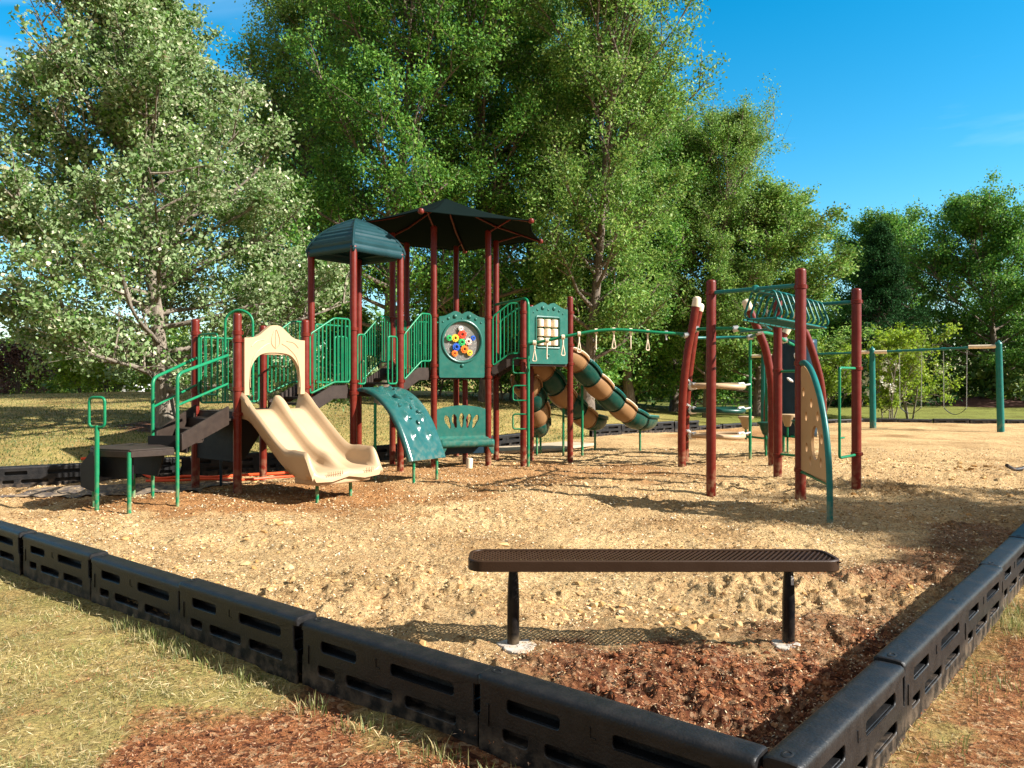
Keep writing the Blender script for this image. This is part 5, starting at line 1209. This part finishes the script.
# ------------------------------------------------------------ trees
def make_tree(name, seed, H, base, prof, mat, bmat, tr=.17, nprim=42, up=(.25, 1.1), nleaf=55000, leaf=.11, ratio=.62, sig=.16, droop=.0, stems=1, nsec=8, nter=5, lean=0, fork=None, leafup=.35):
    """prof(t) crown radius for t in 0..1 from crown base to top"""
    rg = np.random.default_rng(seed); T = MB(); tw = []
    def curve(p, d, L_, bend, n=6, wob=.08):
        P = [p.copy()]; d = d.copy()
        for i in range(n):
            d = d+np.array([0, 0, bend/n])+rg.normal(0, wob, 3); d = d/np.linalg.norm(d); P.append(P[-1]+d*L_/n)
        return P
    trunks = []
    for s_ in range(stems):
        a = rg.uniform(0, 6.28); off = (0 if stems == 1 else .12); d0 = np.array([math.cos(a)*(.22 if stems > 1 else .02), math.sin(a)*(.22 if stems > 1 else .02), 1.])
        P = curve(np.array([math.cos(a)*off, math.sin(a)*off, -.3]), d0/np.linalg.norm(d0), H*.97+.3, .0, 14, .035)
        n = len(P); rr = [tr*(1.35 if i == 0 else 1.)*(1-.93*(i/(n-1))**.8)+.008 for i in range(n)]
        if stems == 1: rr[0] = tr*1.5; rr[1] = tr*1.05
        T.tube(P, rr, 10); trunks.append(P)
    ga = 2.399963
    for i in range(nprim):
        P = trunks[i % stems]; f = (i+.5)/nprim; h = base*.75+(H*.95-base*.75)*f**.95
        fi = (h+.3)/(H*.97+.3)*(len(P)-1); i0 = min(int(fi), len(P)-2); p = np.array(P[i0])+(np.array(P[i0+1])-np.array(P[i0]))*(fi-i0)
        az = i*ga+rg.normal(0, .35); el = up[0]+(up[1]-up[0])*f+rg.normal(0, .12)
        t = max(0, (h-base)/(H-base)); L_ = max(.35, prof(min(1, t+.12))*rg.uniform(.72, 1.12))
        if el > .7: L_ = min(L_*.85/max(.35, math.cos(el)), (H-h)*1.15+.5)
        d = np.array([math.cos(az)*math.cos(el), math.sin(az)*math.cos(el), math.sin(el)])
        Q = curve(p, d, L_, .35-droop, 7, .09); r0 = tr*.30*(1-.75*f)+.010
        T.tube(Q, [r0*(1-.85*k/7)+.004 for k in range(8)], 6)
        for j in range(nsec):
            u = .22+.78*(j+rg.random()*.7)/nsec; k = min(int(u*7), 6); q = Q[k]+(Q[k+1]-Q[k])*(u*7-k)
            dd = (Q[k+1]-Q[k]); dd /= np.linalg.norm(dd); rnd = rg.normal(0, 1, 3); rnd[2] = rnd[2]*.6+.25-droop; d2 = dd*.75+rnd*.62; d2 /= np.linalg.norm(d2)
            L2 = L_*rg.uniform(.22, .42)*(1.15-.5*u)+.15; S = curve(q, d2, L2, .2-droop, 4, .10)
            T.tube(S, [r0*.35*(1-.8*k/4)+.003 for k in range(5)], 4, caps=False)
            for k2 in range(nter):
                u2 = .15+.85*(k2+rg.random())/nter; k = min(int(u2*4), 3); q2 = S[k]+(S[k+1]-S[k])*(u2*4-k)
                rnd = rg.normal(0, 1, 3); rnd[2] = rnd[2]*.7+.2-droop; d3 = (S[k+1]-S[k])/np.linalg.norm(S[k+1]-S[k])*.7+rnd*.6; d3 /= np.linalg.norm(d3)
                L3 = L2*rg.uniform(.3, .6)+.08; tw.append((q2, q2+d3*L3, d3))
                if k2 % 2 == 0: T.tube([q2, q2+d3*L3], [.006, .003], 3, caps=False)
    A = np.array([t[0] for t in tw]); B = np.array([t[1] for t in tw]); Dd = np.array([t[2] for t in tw])
    wt = rg.gamma(.8, 1, len(tw))+.04; wt /= wt.sum(); idx = rg.choice(len(tw), nleaf, p=wt)
    u = rg.random((nleaf, 1))**.7; C = A[idx]+(B[idx]-A[idx])*u+rg.normal(0, sig, (nleaf, 3))*np.array([1, 1, .8])
    N = rg.normal(0, .75, (nleaf, 3))+np.array([0, 0, leafup]); D = Dd[idx]+rg.normal(0, .7, (nleaf, 3))+np.array([0, 0, -.25])
    L_ = leaf*rg.uniform(.6, 1.25, nleaf); v, f = leaf_arrays(C, N, D, L_, L_*ratio*rg.uniform(.8, 1.2, nleaf), .12)
    root = thing(name, 'x', 'tree', local=True)
    T.build('trunk', M[bmat], root, angle=80); bulk('crown', v, f, M[mat], root)
    return root
def place(o, x, y, label, cat='tree', sc=1., rz=0., group=None, zs=None, first=False):
    r = o if first else copy_tree(o)
    r.location = (x, y, float(on_lawn(x, y))); r.scale = (sc, sc, zs or sc); r.rotation_euler = (0, 0, rz); r['label'] = label; r['category'] = cat
    if group: r['group'] = group
    return r
p_round = lambda R_: (lambda t: R_*math.sqrt(max(.02, 1-((t-.34)/.72)**2)))
p_tall = lambda R_: (lambda t: R_*(.62+.38*math.sin(min(1, t/.5)*math.pi/2)) if t < .5 else R_*math.sqrt(max(.03, 1-((t-.5)/.56)**2)))
p_cone = lambda R_: (lambda t: R_*(1-.93*t)+.15)
t1 = make_tree('silver_tree', 3, 10.2, 1.0, (lambda t: 4.25*max(.02, 1-((t-.12)/.9)**2)**1.15), 'leaf_silver', 'bark_pale', tr=.19, nprim=90, up=(.02, 1.3), nleaf=210000, leaf=.092, ratio=.72, sig=.12, nsec=9, nter=5)
place(t1, -7.65, 17.1, 'broad tree with silvery white flecked leaves at the left, pale trunk behind the entry ramp', first=True)
tA = make_tree('tall_tree', 12, 15.5, 2.6, p_tall(4.3), 'leaf_mid', 'bark', tr=.24, nprim=60, up=(.35, 1.2), nleaf=140000, leaf=.122, ratio=.5, sig=.20, nsec=9, nter=5)
tB = make_tree('tall_tree', 27, 15.0, 2.4, p_tall(3.7), 'leaf_olive', 'bark', tr=.22, nprim=58, up=(.30, 1.25), nleaf=130000, leaf=.118, ratio=.5, sig=.19, nsec=9, nter=5)
grp = 'tall trees behind the playground'
place(tA, -4.1, 24.6, 'tall dark green tree right behind the vaulted roof and its tower', first=True, group=grp)
place(tB, 2.45, 25.2, 'tall olive green tree above the tube slides, right of the dark canopy', first=True, group=grp)
place(tB, -7.6, 28.0, 'tall olive green tree whose top rises behind the silver tree', sc=1.02, rz=2.1, group=grp)
place(tA, -.9, 27.5, 'tall green tree rising straight behind the dark canopy', sc=1.04, rz=4.0, group=grp)
place(tB, .6, 31.5, 'tall olive tree set deepest behind the canopy', sc=1.08, rz=5.2, group=grp)
place(tA, -10.2, 37.0, 'tall green tree seen through gaps behind the right side of the silver tree', sc=.86, rz=1.0, group=grp)
place(tA, 4.5, 29.5, 'green tree leaning out over the bowed posts, right of the tallest olive tree', sc=.86, rz=3.3, group=grp)
place(tB, 7.5, 29.5, 'mid height olive tree filling the slope of the treeline above the bowed posts', sc=.73, rz=1.2, group=grp)
tC = make_tree('spreading_tree', 41, 9.3, 1.2, p_round(3.7), 'leaf_olive', 'bark', tr=.17, nprim=46, up=(.2, 1.1), nleaf=85000, leaf=.125, ratio=.6, sig=.16)
place(tC, 6.95, 33.0, 'olive tree with a thick bare trunk between the hanging rings and the bowed posts', first=True, sc=1.16, zs=1.2)
place(tC, 9.9, 31., 'shorter rounded tree whose crown ends above the loop ladder against blue sky', sc=1.08, rz=2.5, zs=.9)
tD = make_tree('broad_tree', 52, 12.6, 2.6, p_round(5.4), 'leaf_mid', 'bark', tr=.30, nprim=50, up=(.1, 1.1), nleaf=100000, leaf=.165, ratio=.65, sig=.24)
place(tD, 27.9, 44.5, 'broad green tree with a mulch ring round its trunk behind the right swing post', first=True, sc=.9)
place(tD, 25.0, 52.0, 'green tree whose crown shows between the dark conifer and the broad tree', sc=.90, rz=2.0)
place(tD, 36.5, 50.0, 'green tree cut off by the right edge behind the broad tree', sc=1.0, rz=4.0)
tE = make_tree('conifer', 61, 10.0, .6, p_cone(3.4), 'leaf_dark', 'bark', tr=.22, nprim=80, up=(-.05, .5), nleaf=60000, leaf=.17, ratio=.35, sig=.15, droop=.35, leafup=.2)
place(tE, 19.6, 41.5, 'dark conifer against the sky, right of the straight maroon posts', 'conifer', first=True)
place(tE, 23.2, 47.0, 'dark conifer mostly hidden behind the young swing side tree', 'conifer', sc=.85, rz=2.)
place(tE, 15.6, 43.0, 'dark conifer just behind the shorter rounded tree', 'conifer', sc=.8, rz=4.)
tF = make_tree('young_tree', 71, 3.5, .7, p_round(1.7), 'leaf_bright', 'bark_pale', tr=.035, nprim=36, up=(.3, 1.2), nleaf=11000, leaf=.13, ratio=.62, sig=.10, stems=4, nsec=6, nter=3)
place(tF, 15.5, 30.0, 'young yellow green multi stemmed tree seen between the swing chains', first=True, sc=.88, zs=.84)
place(tF, 13.3, 33.0, 'small yellow green tree by the left swing post', sc=.72, rz=2.0)
tG = make_tree('flowering_shrub', 81, 2.2, .3, p_round(.9), 'leaf_bright', 'bark_pale', tr=.02, nprim=24, up=(.4, 1.3), nleaf=3500, leaf=.11, sig=.07, stems=5, nsec=4, nter=3)
place(tG, 14.0, 28.7, 'flowering shrub with white blooms just right of the left swing post', 'shrub', first=True)
rg = np.random.default_rng(5); n = 500; cc = rg.normal(0, 1, (26, 3)); cc /= np.linalg.norm(cc, axis=1, keepdims=True); cc = cc*np.array([.85, .85, .8])+np.array([0, 0, 1.45]); cc = cc[cc[:, 2] > 1.0]
C = cc[rg.integers(0, len(cc), n)]+rg.normal(0, .06, (n, 3)); v, f = leaf_arrays(C, rg.normal(0, 1, (n, 3)), rg.normal(0, 1, (n, 3)), np.full(n, .07), np.full(n, .06)); bulk('blossom', v, f, M['petal'], tG)
tH = make_tree('bush', 91, 3.4, .2, p_round(2.3), 'leaf_mid', 'bark', tr=.05, nprim=40, up=(.15, 1.2), nleaf=20000, leaf=.15, ratio=.6, sig=.16, stems=3, nsec=6, nter=4)
bl = [(2.2, 28.6, 1., 'bush in the row behind the tube slides, directly over the green exits'), (-.2, 29.5, .95, 'bush in the row behind the tan tic tac toe panel'), (4.6, 30.5, .95, 'bush in the row left of the bare thick trunk'), (8.8, 36., 1.25, 'bush behind the stacked rings of the bowed post climber'), (12.5, 38., 1.2, 'bush behind the drilled tan panel'), (-3.0, 30., .9, 'bush seen under the dark canopy tower'), (17., 42., 1.2, 'bush at the foot of the dark conifers'), (-6.3, 31, .8, 'bush seen under the vaulted roof tower'), (5.9, 38., 1.4, 'bush far behind the bare thick trunk')]
for i, (x, y, s_, lb) in enumerate(bl): place(tH, x, y, lb, 'bush', sc=s_, rz=i*1.3, first=(i == 0), group='bushes below the tall trees')
tI = make_tree('low_bush', 93, 1.7, .1, p_round(1.6), 'leaf_bright', 'bark', tr=.03, nprim=30, up=(.1, 1.1), nleaf=9000, leaf=.13, ratio=.6, sig=.13, stems=3, nsec=5, nter=3)
for i, (x, y, s_, lb) in enumerate([(-17.5, 33.5, 1., 'low yellow green bush on the crest at the left edge of the lawn'), (-14.8, 35., .9, 'low yellow green bush on the crest left of the silver tree trunk'), (-12.4, 35.5, 1.1, 'low yellow green bush on the crest by the white car'), (-20., 36., 1.2, 'low yellow green bush behind the purple shrub')]): place(tI, x, y, lb, 'bush', sc=s_, rz=i*2., first=(i == 0), group='low bushes along the crest')
tP = make_tree('purple_shrub', 95, 1.9, .1, p_round(1.7), 'leaf_purple', 'bark', tr=.03, nprim=30, up=(.1, 1.1), nleaf=9000, leaf=.13, ratio=.6, sig=.13, stems=3, nsec=5, nter=3)
place(tP, -19.8, 31.0, 'purple brown shrub on the crest at the far left edge', 'shrub', first=True, sc=.8)
# the tree out of frame whose shade lies across the right side of the pit
place(tC, 17.2, 4.6, 'tree outside the frame shading the right side of the play area', sc=.95, rz=1.)
# mulch mound under the broad tree
rows = []
for k in range(10):
    r_ = 5.0*(1-k/9.); row = []
    for j in range(40): a = 2*math.pi*j/40; q = r_*(1+.06*math.sin(3*a)+.04*math.sin(7*a)); x = 27.9+q*math.cos(a)+.001; y = 44.5+.75*q*math.sin(a); row.append((x, y, on_lawn(27.9, 44.5)-.15+.75*(1-(r_/5)**1.6)))
    rows.append(row)
tag(MB().grid(rows, wrap=True).build('mulch_mound', pmat('dark_mulch', (.10, .045, .03), .95, .4, 2, 1., 12)), kind='structure')
# ---- far woods: one mass
rg = np.random.default_rng(77); L1 = []
for k in range(620):
    th = R(rg.uniform(-50, 52)); r_ = rg.uniform(50, 84); x = r_*math.sin(th); y = r_*math.cos(th)
    a = math.degrees(th); hmax = float(np.interp(a, [-50, -28, -20, -10, 0, 15, 22, 28, 34, 50], [6.5, 6.2, 6.5, 8, 9, 8.5, 7.5, 10, 11.5, 12]))
    z = rg.uniform(-.3, hmax)*rg.uniform(.6, 1)
    L1.append((x, y, z, rg.uniform(1.0, 2.3)))
L1 = np.array(L1); nl = 130000; idx = rg.integers(0, len(L1), nl); d = rg.normal(0, 1, (nl, 3)); d /= np.linalg.norm(d, axis=1, keepdims=True); rr = rg.random((nl, 1))**.4
C = L1[idx, :3]+d*rr*L1[idx, 3:4]*np.array([1.2, 1.2, .85]); v, f = leaf_arrays(C, d+rg.normal(0, .6, (nl, 3))+np.array([0, 0, .3]), rg.normal(0, 1, (nl, 3)), rg.uniform(.22, .5, nl), rg.uniform(.14, .32, nl))
tag(bulk('far_woods', v, f, M['leaf_wood']), 'distant belt of mixed green woodland closing the view behind the lawn', None, None, 'stuff')
# ---- parked white car beyond the crest
M['carpaint'] = pmat('white_car_paint', (.75, .75, .74), .25, .05, 3); M['glassd'] = pmat('dark_car_glass', (.02, .03, .035), .1, .1, 3); M['tyre'] = pmat('tyre_rubber', (.015, .015, .015), .8, .2, 9); M['lamp'] = pmat('lamp_lens', (.5, .5, .48), .15, .1, 9)
cx, cy = -28.8, 60.5; cz = on_lawn(cx, cy)
CR = thing('parked_car', 'white car parked beyond the grassy crest, seen under the silver tree', 'car', (cx, cy, cz))
def csec(y, hw, z0, z1, zt, ht): return [(cx-hw, y, cz+z0), (cx-hw*1.02, y, cz+z1*.7), (cx-hw*.96, y, cz+z1), (cx-ht, y, cz+zt), (cx+ht, y, cz+zt), (cx+hw*.96, y, cz+z1), (cx+hw*1.02, y, cz+z1*.7), (cx+hw, y, cz+z0)]
rows = [csec(cy-2.2, .75, .3, .62, .66, .6), csec(cy-2.0, .86, .22, .78, .82, .7), csec(cy-1.1, .9, .2, .92, .98, .76), csec(cy-.4, .9, .2, .95, 1.46, .58), csec(cy+.8, .9, .2, .95, 1.48, .6), csec(cy+1.6, .9, .2, .96, 1.1, .7), csec(cy+2.2, .84, .3, .9, .95, .66)]
b = MB().grid(rows); b.f.append(tuple(range(8))[::-1]); b.f.append(tuple(len(b.v)-8+i for i in range(8))); b.build('body', M['carpaint'], CR, angle=40)
MB().plate([(cx-.66, 0), (cx+.66, 0), (cx+.52, .56), (cx-.52, .56)], [], .03, Matrix.Translation((0, cy-1.13, cz+1.0)) @ Matrix.Rotation(R(50), 4, 'X') @ Matrix.Translation((0, .06, 0))).build('windscreen', M['glassd'], CR)
for sx in (-1, 1):
    MB().box((cx+sx*.62, cy-2.13, cz+.64), (.26, .12, .12)).build('headlight', M['lamp'], CR, bevel=.02)
    for yy in (-1.35, 1.35): MB().lathe([(.2, -.1), (.32, -.1), (.33, .0), (.32, .1), (.2, .1)], Matrix.Translation((cx+sx*.82, cy+yy, cz+.32)) @ Matrix.Rotation(R(90), 4, 'Y'), 18).build('wheel', M['tyre'], CR)
